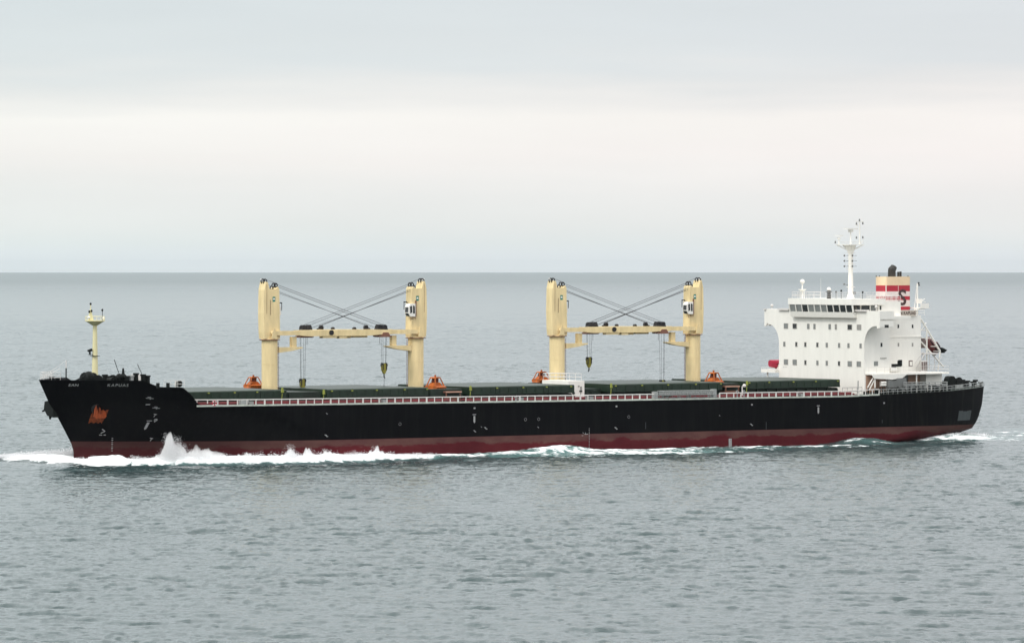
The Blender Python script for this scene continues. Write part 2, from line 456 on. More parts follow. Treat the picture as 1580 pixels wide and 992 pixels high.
# rust runs from the port hawse pipe
u, z = hp(152, 640)
gp = []; gf = []
for i in range(9):
    for j in range(6):
        t = -1+2*i/8; w = .82-.22*abs(j/5-.45); gp.append((t*w, .75-1.75*j/5+.12*math.sin(i*4+j)))
        if i < 8 and j < 5: gf.append((i*6+j, (i+1)*6+j, (i+1)*6+j+1, i*6+j+1))
on_hull(gp, 'rust_stain', 'rust_wash', u, z-.1, off=.03, faces=gf)

# ---------------- forecastle fittings
def winch(u, v, z, name='mooring_winch'):
    m = MB(); m.rod((u, v-1.0, z+.75), (u, v+1.0, z+.75), .55, .55, 14)
    m.rod((u, v-1.1, z+.75), (u, v-.95, z+.75), .8, .8, 14); m.rod((u, v+.95, z+.75), (u, v+1.1, z+.75), .8, .8, 14)
    m.box(u-.7, u+.7, v-1.3, v-.9, z, z+.9); m.box(u-.6, u+.7, v+1.1, v+1.7, z, z+1.2)
    return m.build(name, 'dark_gear', SHIP)
zf = 10.25
u0 = U(137, 2); winch(u0, 2, zf+.5); winch(U(180, 2.5), 2.5, zf+.1); winch(U(190, 6), 3, zf); winch(U(163, 0), -3, zf)
m = MB(); uu = U(136, 4); m.rod((uu-.6, 3.9, zf+1.3), (uu+.6, 3.9, zf+1.3), .75, .75, 14); m.path([(uu, 3.9, zf+1.8), (U(118, 4), 3.5, zf+.9), (U(110, 4), 2.8, zf+.7)], .12)
m.ball((U(137, 4), 4, zf+1.5), .75, 12, 7); m.build('windlass', 'dark_gear', SHIP)
for px in (184, 190):
    uu = U(px, 5); m = MB(); m.rod((uu, 5, zf), (uu, 5, zf+(2.6 if px == 190 else 1.9)), .45, .12, 10); m.ball((uu, 5, zf+1.4), .5, 10, 6); m.build('chain_stopper', 'dark_gear', SHIP)
for px, hh in ((112, .7), (118, .6), (197, .9), (204, 1.0), (211, 1.5), (222, 1.2), (229, .9), (163, 1.3)):
    uu = U(px, 6); m = MB(); vv = min(5.8, half(uu, 10.5)-1.3); m.rod((uu, vv, zf), (uu, vv, zf+1.0+hh*.55), .32, .32, 10); m.rod((uu, vv, zf+1.0+hh*.45), (uu, vv, zf+1.05+hh*.6), .42, .42, 10); m.build('mushroom_vent', 'dark_gear' if px not in (204,) else 'light_grey', SHIP)
for px in (206, 216):
    uu = U(px, 3); m = MB(); m.rod((uu, 3, zf+.3), (uu, 3, zf+1.7), .35, .35, 10); m.build('bollard', 'white_rail', SHIP)
uu = U(189, 6); m = MB(); m.path([(uu, 5, zf+2), (uu-.7, 5, zf+3.8)], .05, 5); m.path([(U(212, 5), 5, 13.4), (U(219, 5), 5, 12.0)], .04, 5); m.build('davit', 'dark_gear', SHIP)
# bow rail
m = MB(); pts = [(1.0, -half(1.0, 11)+.2, 11.3), (.3, -.1, 11.35)]
lp = []
for px in (70, 90, 110, 128): pass
for uq in (6.0, 4.2, 2.8, 1.5, .5): lp.append((uq, -half(uq, 11.2)+.15, 11.32))
for uq in (.5, 1.2, 2.0): lp.append((uq, half(uq, 11.2)-.15, 11.32))
m.rail(lp, 1.0, r=.03, mid=(.33, .66), step=1.2); m.build('bow_rail', 'white_rail', SHIP)
m = MB(); m.path([(.2, 0, 11.4), (3.3, 0, 12.8)], .035, 5); m.path([(U(102, 0), 0, 11.2), (U(102, 0), 0, 13.9)], .07, 6); m.path([(.3, 0, 11.5), (U(102, 0), 0, 13.9)], .02, 4); m.build('jackstaff', 'white_rail', SHIP)
m = MB(); m.rod((U(102, 2), 2, 11.2), (U(102, 2), 2, 12.9), .09, .09); m.build('light_post', 'dark_gear', SHIP)
# raised gear by the break of the forecastle
m = MB(); up = [(12.2, 12.4, 10.4), (14.9, 13.3, 10.38)]; m.rail(up, .9, r=.03, mid=(.5,), step=.9); m.box(13.9, 14.75, 12.4, 12.6, 10.4, 11.25); m.build('forecastle_rail', 'white_rail', SHIP)
m = MB(); m.rod((14.35, 12.75, 10.85), (14.35, 13.0, 10.85), .42, .42, 16); m.build('rope_reel', 'dark_gear', SHIP)
for uu, vv in ((12.7, 12.9), (11.3, 12.6)):
    m = MB(); m.rod((uu, vv-.3, 10.3), (uu, vv-.3, 11.0), .25, .25, 8); m.build('bollard', 'dark_gear', SHIP)

# foremast
FM = empty('foremast', (U(146.5, 0), 0, zf), 0, SHIP)
m = MB(); m.rod((0, 0, 0), (0, 0, 8.9), .46, .27, 16); m.box(-.6, .6, -.5, .5, 0, .5); m.build('mast_pole', 'mast_yellow', FM, smooth=True)
m = MB(); m.rod((0, 0, 8.35), (0, 0, 8.95), .35, 1.3, 16); m.rod((0, 0, 8.95), (0, 0, 9.05), 1.38, 1.38, 20); m.build('mast_platform', 'mast_yellow', FM)
m = MB()
for i in range(14):
    a, b = 2*PI*i/14, 2*PI*(i+1)/14
    m.rod((1.3*math.cos(a), 1.3*math.sin(a), 9.0), (1.3*math.cos(a), 1.3*math.sin(a), 9.6), .025, .025, 4)
    m.rod((1.3*math.cos(a), 1.3*math.sin(a), 9.6), (1.3*math.cos(b), 1.3*math.sin(b), 9.6), .025, .025, 4)
m.build('platform_rail', 'mast_yellow', FM)
m = MB(); m.prism_v([(-1.1, 9.05), (-.3, 9.05), (-.62, 10.6), (-.75, 10.6)], -.08, .08); m.rod((-.68, 0, 10.4), (-.68, 0, 11.2), .06, .06, 6); m.build('topmast', 'mast_yellow', FM)
m = MB()
for p in ((-.68, 0, 11.3), (-.95, .1, 10.25), (-.6, .1, 10.35), (1.05, .2, 10.45)): m.ball(p, .15, 8, 5, (1, 1, 1.2))
m.rod((1.05, .2, 9.1), (1.05, .2, 10.4), .04, .04, 5); m.build('mast_light', 'dark_gear', FM)
m = MB()
for p in ((-1.3, .6, 9.45), (1.2, .3, 9.35)): m.ball(p, .2, 8, 5)
m.build('floodlight', 'white_paint', FM)
m = MB(); m.box(-.95, -.3, -.15, .15, 4.35, 4.42); m.rod((-.8, 0, 4.42), (-.8, 0, 5.0), .12, .12, 6); m.rod((-1.1, 0, 4.9), (-.5, 0, 5.05), .16, .2, 8); m.box(-.5, .5, -.5, .5, 4.18, 4.24); m.build('horn', 'dark_gear', FM)

# ---------------- hatches
HATCHES = [(16.9, 34.2), (40.9, 58.1), (65.1, 83.9), (90.7, 111.3), (115.6, 134.1)]
def hatch(i, a, b):
    zb = ip(ZT, (a+b)/2); z1 = [9.62, 9.55, 9.5, 9.45, 9.5][i]
    w = 8.9
    c = MB(); c.box(a+.35, b-.35, -w+.35, w-.35, zb-.1, z1-1.25)
    n = int((b-a)/1.9)
    for k in range(n+1):
        uu = a+.5+(b-a-1)*k/n
        c.prism_u([(w-.35, zb), (w+.25, zb), (w-.05, z1-1.3), (w-.35, z1-1.3)], uu-.05, uu+.05)
    co = c.build('hatch_coaming', 'coaming_green', SHIP)
    r = MB(); r.box(a+.2, b-.2, w+.30, w+.42, zb+.0, zb+.52); r.build('coaming_foot', 'coaming_green', SHIP)
    # folding covers: two panels each end, rims and stiffeners
    nP = 4; L_ = (b-a)/nP
    for k in range(nP):
        p0 = a+k*L_+.03; p1 = a+(k+1)*L_-.03
        m = MB(); m.prism_u([(-w, z1-1.15), (w, z1-1.15), (w, z1-.12), (w-.12, z1), (-w+.12, z1), (-w, z1-.12)], p0, p1)
        m.box(p0, p1, w, w+.07, z1-1.15, z1-1.0)
        for j in range(3):
            uj = p0+(p1-p0)*(j+.5)/3; m.box(uj-.05, uj+.05, w, w+.06, z1-1.0, z1-.2)
        o = m.build('hatch_cover', 'hatch_green', SHIP)
    m = MB()
    for k in range(5):
        uj = a+.4+(b-a-.8)*k/4+rng.uniform(-.4, .4); m.box(uj-.12, uj+.12, w+.05, w+.2, z1-.32, z1-.16)
    m.build('cover_cleat', 'hatch_yellow', SHIP)
for i, (a, b) in enumerate(HATCHES): hatch(i, a, b)
# winch houses between the hatches
for i, (a, b) in enumerate(((34.6, 40.5), (58.5, 64.7), (84.3, 90.3), (111.7, 115.2))):
    zb = ip(ZT, a); m = MB(); m.box(a, b, -6.5, 6.8, zb-.1, 9.2 if i != 2 else 8.8)
    if i != 2: m.box(a+.4, b-.3, 6.8, 8.3, zb-.1, 9.25)
    for k in range(4):
        uu = a+.4+k*1.3; m.rod((uu, 7.4, zb), (uu, 7.4, zb+.9+.3*(k % 2)), .22, .22, 8); m.rod((uu, 7.4, zb+.8+.3*(k % 2)), (uu, 7.4, zb+1.0+.3*(k % 2)), .34, .34, 8)
    m.build('winch_house', 'coaming_green', SHIP)
# yellow ladder posts on hatch corners
for px, py in ((435.5, 602), (499.5, 605), (726, 599), (943, 595), (1152.5, 591)):
    uu = U(px, 9.4); zz = Z(py, uu, 9.4); m = MB()
    m.prism_v([(uu-.1, zz+.35), (uu+.1, zz+.35), (uu+.2, zz-.3), (uu-.14, zz-.3)], 9.3, 9.5)
    m.path([(uu, 9.4, zz-.4), (uu-.1, 9.4, zz-1.4)], .05, 5); m.build('hatch_ladder', 'hatch_yellow', SHIP)
# white store house by the third crane
uw = U(901.7, 7.6); zt = Z(587.2, uw, 7.6)
WH = MB().box(uw-2.9, uw, 1.2, 7.6, 7.1, zt).build('deck_store', 'white_paint', SHIP, label='small white store house by the third crane')
m = MB()
for px, a, b in ((893, 594.5, 597), (896.5, 596, 604)):
    uu = U(px, 7.62); m.box(uu-.15, uu+.15, 7.6, 7.64, Z(b, uu, 7.6), Z(a, uu, 7.6))
m.build('door', 'window_frame', WH)
m = MB(); m.rail([(uw-.1, 7, zt), (uw-.1, 1.3, zt), (uw-2.8, 1.3, zt), (uw-2.8, 7, zt)], 1.0, r=.035, step=1.6); m.build('roof_rail', 'white_rail', WH)

# side rails: stanchions, top rail, gunwale bar
def side_rail(side, a, b, top=.82, name='deck_rail'):
    m = MB(); n = int((b-a)/1.33); us = [a+(b-a)*i/n for i in range(n+1)]
    for i, u in enumerate(us):
        h_ = side*(half(u, 7)-.12); z = ip(ZT, u); w = .055 if i % 4 else .11
        m.box(u-w, u+w, h_-.05, h_+.05, z, z+top)
        if i:
            p = us[i-1]; h0 = side*(half(p, 7)-.12); z0 = ip(ZT, p)
            m.rod((p, h0, z0+top), (u, h_, z+top), .075, .075, 6)
            if side < 0: m.rod((p, h0, z0+top*.5), (u, h_, z+top*.5), .03, .03, 4)
    return m.build(name, 'white_rail', SHIP)
side_rail(1, 16.6, 94.6); side_rail(1, 106.7, 137.5); side_rail(-1, 16.6, 137.5)
m = MB(); us = np.linspace(16.5, 137.5, 60)
for a, b in zip(us, us[1:]):
    z = ip(ZT, a); z2 = ip(ZT, b)
    m.prism_z([(a, BH-.28), (b, BH-.28), (b, BH+.03), (a, BH+.03)], z-.06, z+.16)
m.build('gunwale_bar', 'pale_gunwale', SHIP)
# pipes along the deck beside the hatches
m = MB()
for v, zz, r in ((11.6, .35, .16), (11.1, .3, .12), (12.3, .22, .10)):
    for a, b in ((18, 60), (62, 98), (100, 134)):
        m.rod((a, v, ip(ZT, a)+zz), (b, v, ip(ZT, b)+zz), r, r, 8)
for u in np.arange(19, 134, 2.6):
    z = ip(ZT, u); m.box(u-.07, u+.07, 10.9, 12.5, z, z+.3)
m.build('deck_pipe', 'coaming_red', SHIP)
for a, b in ((.0, 0),):
    for uu in (24.9, 47.0, 70.5, 83.0, 105.5, 122.5):
        m = MB(); z = ip(ZT, uu); m.rod((uu, 12.9, z), (uu, 12.9, z+.75), .13, .13, 8); m.rod((uu, 12.9, z+.6), (uu, 12.9, z+.78), .24, .24, 8)
        m.box(uu+.5, uu+1.2, 12.6, 13.1, z, z+.55); m.build('air_pipe', 'light_grey', SHIP)
uu = U(375, 13.2); z = ip(ZT, uu); m = MB(); m.box(uu-.55, uu+.35, 12.9, 13.6, z, z+.8); m.ball((uu+.5, 13.3, z+.5), .35, 8, 6); m.build('cable_box', 'light_grey', SHIP)
# stowed gangway on the port rail
GW = empty('gangway', (0, 0, 0), 0, SHIP)
ga, gb = U(1011, 14.2), U(1108, 14.2)
za = ip(ZT, ga)-.02; zb = ip(ZT, gb)-.02
m = MB(); N_ = 30
for i in range(N_):
    a = ga+.8+(gb-ga-1.6)*i/N_; b = ga+.8+(gb-ga-1.6)*(i+1)/N_; z = za+(zb-za)*i/N_
    for zz in (.72, 1.28): m.rod((a, 14.25, z+zz), (b, 14.25, z+zz), .05, .05, 4); m.rod((a, 13.7, z+zz), (b, 13.7, z+zz), .05, .05, 4)
    m.rod((a, 14.25, z+.72), (b if i % 2 else a, 14.25, z+1.28), .035, .035, 4); m.box(a, a+.18, 13.7, 14.25, z+.98, z+1.03)
m.box(ga+.8, gb-.9, 13.98, 14.02, za+.8, zb+1.2); m.build('gangway_ladder', 'light_grey', GW)
m = MB(); m.rail([(ga, 14.1, za), (gb, 14.1, zb)], .62, r=.04, mid=(.5,), step=.85)
for i in range(16):
    uu = ga+(gb-ga)*i/16+rng.uniform(0, .3); m.box(uu, uu+rng.uniform(.15, .4), 13.7, 14.0, za, za+rng.uniform(.2, .6))
m.build('gangway_frame', 'grey_paint', GW)
m = MB(); m.box(ga-.1, ga+.6, 13.5, 14.1, za, za+1.2); m.box(gb-.9, gb-.2, 13.5, 14.1, zb, zb+1.45)
for px in (1137.5, 1148): 
    uu = U(px, 13.9); m.torus((uu, 13.9, zb+.95), .2, .06); m.rod((uu, 13.9, zb), (uu, 13.9, zb+.8), .07, .07, 6)
m.build('gangway_winch', 'light_grey', GW)
m = MB(); m.rod((U(1155, 13.5), 12, 7.1), (U(1155, 13.5), 12, 8.9), .08, .08, 6); m.ball((U(1155, 13), 12, 8.95), .28, 8, 6); m.build('post_lamp', 'white_rail', SHIP)

# ---------------- cranes. Local axis +x points along the jib
def crane():
    R = empty('deck_crane', (0, 0, 0), 0, SHIP)
    # (a forward, b to the crane's right [+], z above deck base); MB flips v so +b here is local -Y
    m = MB(); m.rod((0, 0, -1.0), (0, 0, 8.75), 1.13, 1.13, 32)
    for zz in (2.2, 5.4): m.rod((0, 0, zz), (0, 0, zz+.05), 1.15, 1.15, 32); m.rod((0, 0, 8.72), (0, 0, 8.97), 1.2, 1.2, 32)
    m.build('pedestal', 'crane_cream', R, smooth=True)
    t = MB()
    prof = [(-1.2, 8.95), (1.2, 8.95), (1.2, 10), (1.08, 15.9), (.92, 16.2), (.5, 15.9), (-.5, 15.95), (-.75, 16.9), (-1.05, 16.95), (-1.3, 15.8), (-1.38, 12.5), (-1.3, 9.9)]
    t.prism_v(prof, -.85, .85)
    tw = t.build('tower', 'crane_cream', R)
    rg = MB(); rg.rod((0, 0, 8.76), (0, 0, 8.86), 1.46, 1.46, 32); rg.build('slewing_ring', 'stand_brown', R); rg = MB(); rg.box(1.25, 1.32, .2, .28, 13.3, 14.0); rg.box(1.32, 1.85, .16, .3, 13.9, 14.05); rg.box(1.78, 1.84, .18, .28, 12.9, 14.0); rg.build('tower_bracket', 'sheave_black', R)
    s = MB()
    s.torus((-.92, .3, 17.0), .3, .09); s.torus((-.92, -.3, 17.0), .3, .09)
    s.torus((.8, .3, 16.45), .26, .09); s.torus((.8, -.3, 16.45), .26, .09); s.torus((.3, 0, 16.1), .22, .09)
    s.build('sheave', 'sheave_black', R)
    b = MB(); b.rod((-1.4, .2, 17.2), (-1.0, 0, 17.1), .035, .035, 5); b.ball((-1.5, .2, 17.25), .09, 8, 5); b.build('warning_light', 'white_paint', R)
    d = MB()
    for sd in (1, -1):
        y = sd*.865
        vs = [(-.0, y, 14.15), (.44, y, 14.15), (.44, y, 14.85), (0, y, 14.85)]; d.add(vs, [(0, 1, 2, 3)])
    d.build('badge', 'badge_green', R)
    d = MB()
    for sd in (1, -1):
        y = sd*.875
        d.prism_v([(.08, 14.42), (.36, 14.42), (.36, 14.6), (.22, 14.68), (.08, 14.6)], y-.004, y+.004)
    d.build('badge_emblem', 'white_paint', R)
    d = MB()
    for sd in (1, -1):
        d.box(-.94, -.90, min(sd*.85, sd*.87), max(sd*.85, sd*.87), 12.5, 16.6)
    d.box(-.35, -.3, .85, .89, 12.3, 14.4)
    d.build('tower_pipe', 'stand_brown', R)
    # operator cab on one side near the jib end
    c = MB(); c.prism_v([(.75, 11.9), (1.6, 11.9), (1.9, 12.4), (1.85, 13.3), (1.6, 13.75), (.75, 13.75)], -1.2, -.1)
    cab = c.build('operator_cab', 'white_paint', R)
    w = MB(); w.prism_v([(1.3, 12.5), (1.62, 12.35), (1.66, 13.35), (1.34, 13.45)], -1.225, -1.202)
    w.prism_v([(.85, 12.35), (1.16, 12.35), (1.16, 13.5), (.88, 13.4)], -1.225, -1.202)
    w.add([(1.915, -1.1, 12.5), (1.915, -.2, 12.5), (1.87, -.2, 13.25), (1.87, -1.1, 13.25)], [(0, 1, 2, 3)])
    w.add([(1.66, -1.1, 11.96), (1.66, -.2, 11.96), (1.91, -.2, 12.38), (1.91, -1.1, 12.38)], [(0, 1, 2, 3)])
    w.build('window', 'glass_dark', cab)
    lad = MB(); lad.rail([(.6, -1.05, 11.5), (1.5, -1.05, 11.3)], .4, r=.03)
    lad.box(.45, .6, -1.0, -.86, 11.9, 14.2); lad.build('cab_ladder', 'stand_brown', R)
    # jib
    j = MB(); zj = 9.75
    for sd in (1, -1):
        j.prism_z([(-.15, sd*1.35), (-.15, sd*1.08), (4.8, sd*.3), (4.8, sd*.62)], zj-.33, zj+.28)
    j.prism_v([(4.2, zj-.35), (6, zj-.5), (15.5, zj-.5), (19.3, zj-.25), (19.6, zj+.3), (16, zj+.42), (4.2, zj+.36)], -.62, .62)
    jib = j.build('jib', 'crane_cream', R)
    q = MB()
    for sd in (1, -1): q.rod((-.05, sd*1.4, zj-.0), (-.05, sd*.95, zj), .3, .3, 10); q.prism_v([(-.5, 9.0), (.4, 9.0), (.1, 10.4), (-.1, 10.4)], sd*1.40-.06, sd*1.40+.06)
    q.build('jib_pivot', 'crane_cream', R)
    q = MB(); q.rod((9.6, -.75, zj), (9.6, .75, zj), .36, .36, 16); q.build('jib_pipe', 'sheave_black', R)
    q = MB(); q.box(8.3, 10.6, -.5, .5, zj-.78, zj-.5); q.box(11.0, 12.2, -.5, .5, zj-.85, zj-.52); q.build('jib_walkway', 'crane_cream', R)
    h = MB()
    for y in (-.35, .0, .35):
        h.rod((17.7, y-.1, zj+.75), (17.7, y+.1, zj+.72), .36, .36, 14); h.rod((18.55, y-.1, zj+.7), (18.5, y+.1, zj+.68), .37, .37, 14)
    h.prism_v([(17.2, zj+.3), (19, zj+.3), (18.8, zj+.7), (17.4, zj+.7)], -.5, .5)
    h.rod((15.6, -.2, zj+.68), (15.6, .2, zj+.68), .33, .33, 12); h.box(15.3, 16.2, -.2, .2, zj+.35, zj+.6)
    h.rod((13.7, -.2, zj+.5), (13.7, .2, zj+.5), .24, .24, 12); h.path([(13.7, 0, zj+.5), (13.6, 0, zj-.3)], .08)
    h.build('head_sheave', 'sheave_black', R)
    h = MB(); h.box(17.4, 19.4, -.75, .75, zj-.72, zj-.5); h.prism_v([(17.8, zj-.5), (19.2, zj-.5), (18.9, zj-.05), (18.1, zj-.05)], -.72, .72); h.box(17.0, 17.3, -.4, .4, zj-.65, zj-.4); h.build('jib_head', 'stand_brown', R)
    # wires
    w = MB()
    for y, dz in ((-.3, .0), (.3, -.12)):
        w.rod((.8, y, 16.72+dz), (18.4, y, zj+1.12+dz), .024, .024, 4); w.rod((.95, y, 16.4+dz), (17.5, y, zj+1.1+dz), .024, .024, 4)
    for y, dz in ((-.3, .0), (.3, -.1)):
        w.rod((1.0, y, 15.75+dz), (15.6, y, zj+1.0+dz), .024, .024, 4); w.rod((1.1, y, 15.5+dz), (17.4, y, zj+.6+dz), .024, .024, 4)
    w.rod((-.92, .3, 17.3), (.8, .3, 16.75), .022, .022, 4); w.rod((-.92, -.3, 17.1), (.4, -.1, 16.2), .018, .018, 4)
    w.build('luffing_wire', 'rope', R)
    # rest bracket for the neighbour's jib
    b = MB(); b.prism_v([(1.0, 7.75), (5.0, 7.75), (5.0, 7.6), (3.4, 7.25), (1.0, 6.95)], -.6, .6); b.box(3.4, 4.15, -.35, .35, 7.75, 9.2); b.build('jib_rest', 'crane_cream', R)
    l = MB()
    for y in (.0, .35): l.rod((1.1, y+.3, -1), (1.1, y+.3, 8.6), .035, .035, 4)
    for i in range(26): l.rod((1.1, .3, -.8+i*.36), (1.1, .65, -.8+i*.36), .03, .03, 4)
    l.build('pedestal_ladder', 'stand_brown', R)
    return R
def hoist(R, drop, sling=None):
    """hoist wires, hook block and what hangs below, drop = metres under the jib"""
    zj = 9.75; a = 18.6; zt = zj-.7; zb = zj-drop
    w = MB()
    for da, y in ((-.38, -.2), (-.3, .2), (.38, -.2), (.3, .2)): w.rod((a+da, y, zt), (a+da*.8, y*.6, zb+.5), .022, .022, 4)
    w.rod((a-.9, .3, zt), (a-.9, .3, zt-1.0), .03, .03, 4)
    w.build('hoist_wire', 'rope', R)
    b = MB(); b.prism_v([(a-.12, zb+.45), (a+.12, zb+.45), (a+.42, zb+.1), (a+.38, zb-.45), (a+.08, zb-1.05), (a-.08, zb-1.05), (a-.38, zb-.45), (a-.42, zb+.1)], -.22, .22)
    hb = b.build('hook_block', 'hook_yellow', R)
    s = MB(); s.torus((a-.3, 0, zb+.2), .24, .07, n=14); s.torus((a+.3, 0, zb+.2), .24, .07, n=14); s.box(a-.36, a-.22, -.26, .26, zb-.5, zb+.5); s.box(a+.22, a+.36, -.26, .26, zb-.5, zb+.5); s.path([(a, 0, zb-1.0), (a, 0, zb-1.55), (a+.15, 0, zb-1.6)], .09); s.build('hook', 'sheave_black', hb)
    if sling == 'legs':
        s = MB()
        for da in (-.45, -.1, .35): s.rod((a, 0, zb-1.5), (a+da, da, zb-3.2), .035, .035, 4)
        s.build('sling', 'rope', R)
    if sling == 'spread':
        s = MB(); s.rod((a, 0, zb-1.5), (a, 0, zb-2.6), .03, .03, 4); s.rod((a, 0, zb-2.6), (a-.5, 0, zb-3.6), .03, .03, 4); s.rod((a, 0, zb-2.6), (a+.5, 0, zb-3.6), .03, .03, 4); s.rod((a-.8, 0, zb-3.62), (a+.8, 0, zb-3.62), .07, .07, 4)
        s.build('sling', 'rope', R)
        s = MB(); s.rod((a+.6, 0, zb-3.5), (a+3.4, 0, zb-3.45), .03, .03, 4); s.build('tag_line', 'rope', R)
C0 = crane()
CR = [C0]+[copy_tree(C0, SHIP) for _ in range(3)]
CX = [U(416), U(641.4), U(859.6), U(1069)]
for i, R in enumerate(CR):
    R.location = (CX[i], 0, 7.55)
    R.rotation_euler = (0, 0, (0 if i % 2 == 0 else PI) - math.radians(4.0))
for i, (R, d, sl) in enumerate(zip(CR, (4.9, 7.0, 8.1, 4.6), ('spread', 'legs', None, None))):
    hoist(R, d, sl)
for R, l in zip(CR, ('cream deck crane nearest the bow, jib lowered aft', 'cream deck crane second from the bow with white operator cab facing forward', 'cream deck crane behind the small white store house, jib lowered aft', 'cream deck crane nearest the white bridge')):
    R['label'] = l

# ---------------- deckhouse
DH = empty('deckhouse', (0, 0, 0), 0, SHIP)
DH['label'] = 'white superstructure with bridge wings at the stern'
UF = 137.9; HW = 10.15; WW = 13.75
zwt = 19.85; zwb = Z(503, UF, WW)
m = MB()
def fillet(sg):
    pts = []
    for i in range(9):
        t = i/8*PI/2
        pts.append((sg*(HW+(12.7-HW)*(1-math.cos(t))), Z(533, UF, HW)+(17.55-Z(533, UF, HW))*math.sin(t)))
    return pts
poly = [(-HW, 7.0), (HW, 7.0)]+fillet(1)+[(13.1, 17.55), (13.1, 17.2), (WW, 17.3), (WW, zwt), (-WW, zwt), (-WW, 17.2), (-13.3, 17.3), (-13.1, 17.75)]+fillet(-1)[::-1]
m.prism_u(poly, UF-.08, UF+.1); m.build('front_wall', 'white_paint', DH)
m = MB(); m.box(UF+.1, 142.9, -HW, HW, 7.0, 18.6); m.build('accommodation_block', 'white_paint', DH)
m = MB()
for sg in (1, -1):
    m.box(UF+.1, 140.6, min(sg*HW, sg*WW), max(sg*HW, sg*WW), 18.35, 18.6)
    m.box(UF+.1, 140.6, min(sg*(WW-.1), sg*WW), max(sg*(WW-.1), sg*WW), 17.4, zwt-.02)
    m.box(UF+.1, 140.6, min(sg*(WW-.9), sg*(WW-.1)), max(sg*(WW-.9), sg*(WW-.1)), 17.35, 18.34)
    m.box(140.6, 140.7, min(sg*HW, sg*WW), max(sg*HW, sg*WW), 18.3, zwt-.02)
    poly = fillet(sg)+[(sg*(WW-.1), 17.55), (sg*(WW-.1), 18.34), (sg*HW, 18.34)]
m.build('bridge_wing', 'white_paint', DH)
m = MB()
for sg in (1, -1): m.box(UF+.9, UF+1.7, min(sg*WW, sg*(WW+.02)), max(sg*WW, sg*(WW+.02)), 17.2+.1, 17.75)
m.build('side_light', 'glass_dark', DH)
m = MB(); m.box(142.9, U(1421, 5), -5, 5, 7.0, 19.0); m.box(142.95, U(1421, 5)+.1, 5, 5.12, 15.65, 15.8); m.build('engine_casing', 'white_paint', DH)
# wheelhouse with forward-leaning windows
a0, a1 = V(1219.5, UF-.8), V(1316.5, UF-.8)
um = UF-.8
m = MB(); m.prism_v([(um+.1, 18.75), (um-.1, 19.6), (142.5, 19.6), (142.5, 18.75)], a0, a1)
m.box(um-.35, 143.4, a0-.15, a1+.15, 20.7, 21.65)
m.box(139.2, 142.6, V(1341, 141), a1-1.0, 19.6, 20.7) if False else None
m.box(um+2.2, 142.5, a0+.2, a1-.9, 19.6, 20.7)
for k in range(11):
    vv = a0+(a1-a0)*k/10; m.prism_v([(um-.08, 19.6), (um+.1, 19.6), (um-.1, 20.7), (um-.3, 20.7)], vv-.09, vv+.09)
m.build('wheelhouse', 'white_paint', DH)
m = MB(); m.box(142.5, 147.0, -7, 8.0, 18.95, 21.2); m.box(140.6, 147.2, -8, HW, 18.6, 19.0); m.build('chart_room', 'white_paint', DH)
for k in range(10):
    v0 = a0+(a1-a0)*k/10+.1; v1 = a0+(a1-a0)*(k+1)/10-.1
    m = MB(); m.add([(um-.02, v0, 19.62), (um-.02, v1, 19.62), (um-.22, v1, 20.68), (um-.22, v0, 20.68)], [(0, 1, 2, 3)])
    m.build('wheelhouse_window', 'glass_grey' if k < 6 and k != 2 else 'glass_dark', DH)  # grey panes: reflections and see-through put into the glass colour
for px0, px1, mt in ((1329, 1341.5, 'glass_dark'), (1344, 1353.5, 'glass_grey'), (1322.5, 1326, 'glass_dark')):
    vv = a1-.88; m = MB(); m.box(U(px0, vv), U(px1, vv), vv-.02, vv+.03, 19.75, 20.6); m.build('wheelhouse_window', mt, DH)
m = MB(); uu = U(1358.5, 8); m.box(uu-.15, uu+.15, 8.0, 8.03, 19.95, 20.55); m.build('window', 'glass_dark', DH)
# windows on the front
def fwin(px, z, w, h_, mt='glass_grey'):
    vv = V(px, UF); m = MB(); m.box(UF-.13, UF-.09, vv-w/2, vv+w/2, z-h_/2, z+h_/2)
    o = m.build('window', mt, DH)
    fr = MB(); t = .07
    for (p, q, r, s_) in ((-w/2-t, w/2+t, h_/2, h_/2+t), (-w/2-t, w/2+t, -h_/2-t, -h_/2), (-w/2-t, -w/2, -h_/2, h_/2), (w/2, w/2+t, -h_/2, h_/2)):
        fr.box(UF-.14, UF-.08, vv+p, vv+q, z+r, z+s_)
    return o, fr
zr = [Z(503.8, UF), Z(532, UF), Z(559.8, UF)]
frm = MB()
for px, w, mt in ((1213.5, .85, 'glass_grey'), (1227, .85, 'glass_dark'), (1248, .42, 'glass_grey'), (1257.5, .36, 'glass_grey'), (1281, .42, 'glass_grey'), (1290.5, .3, 'window_frame'), (1312, .9, 'glass_dark'), (1326.3, .85, 'window_frame')):
    o, f = fwin(px, zr[0]+.0, w, .68, mt); frm.add(f.v, f.f)
for px in (1211, 1229.5, 1243.5, 1262, 1276.5, 1295.5, 1310, 1328.7):
    o, f = fwin(px, zr[1], .34, .58, 'glass_dark' if px in (1229.5, 1243.5, 1262) else 'glass_grey'); frm.add(f.v, f.f)
for px, w in ((1213.5, .85), (1227, .85), (1243.5, .34), (1262, .34), (1276.5, .34), (1295.5, .36), (1312, .85), (1326, .85)):
    o, f = fwin(px, zr[2], w, .68 if w > .5 else .58, 'glass_dark' if px in (1243.5, 1295.5) else 'glass_grey'); frm.add(f.v, f.f)
frm.build('window_frame', 'window_frame', DH)
def swin(px, py, v, w, h_, mt='glass_dark', name='window'):
    uu = U(px, v); zz = Z(py, uu, v); m = MB(); m.box(uu-w/2, uu+w/2, v-.02, v+.03, zz-h_/2, zz+h_/2); return m.build(name, mt, DH)
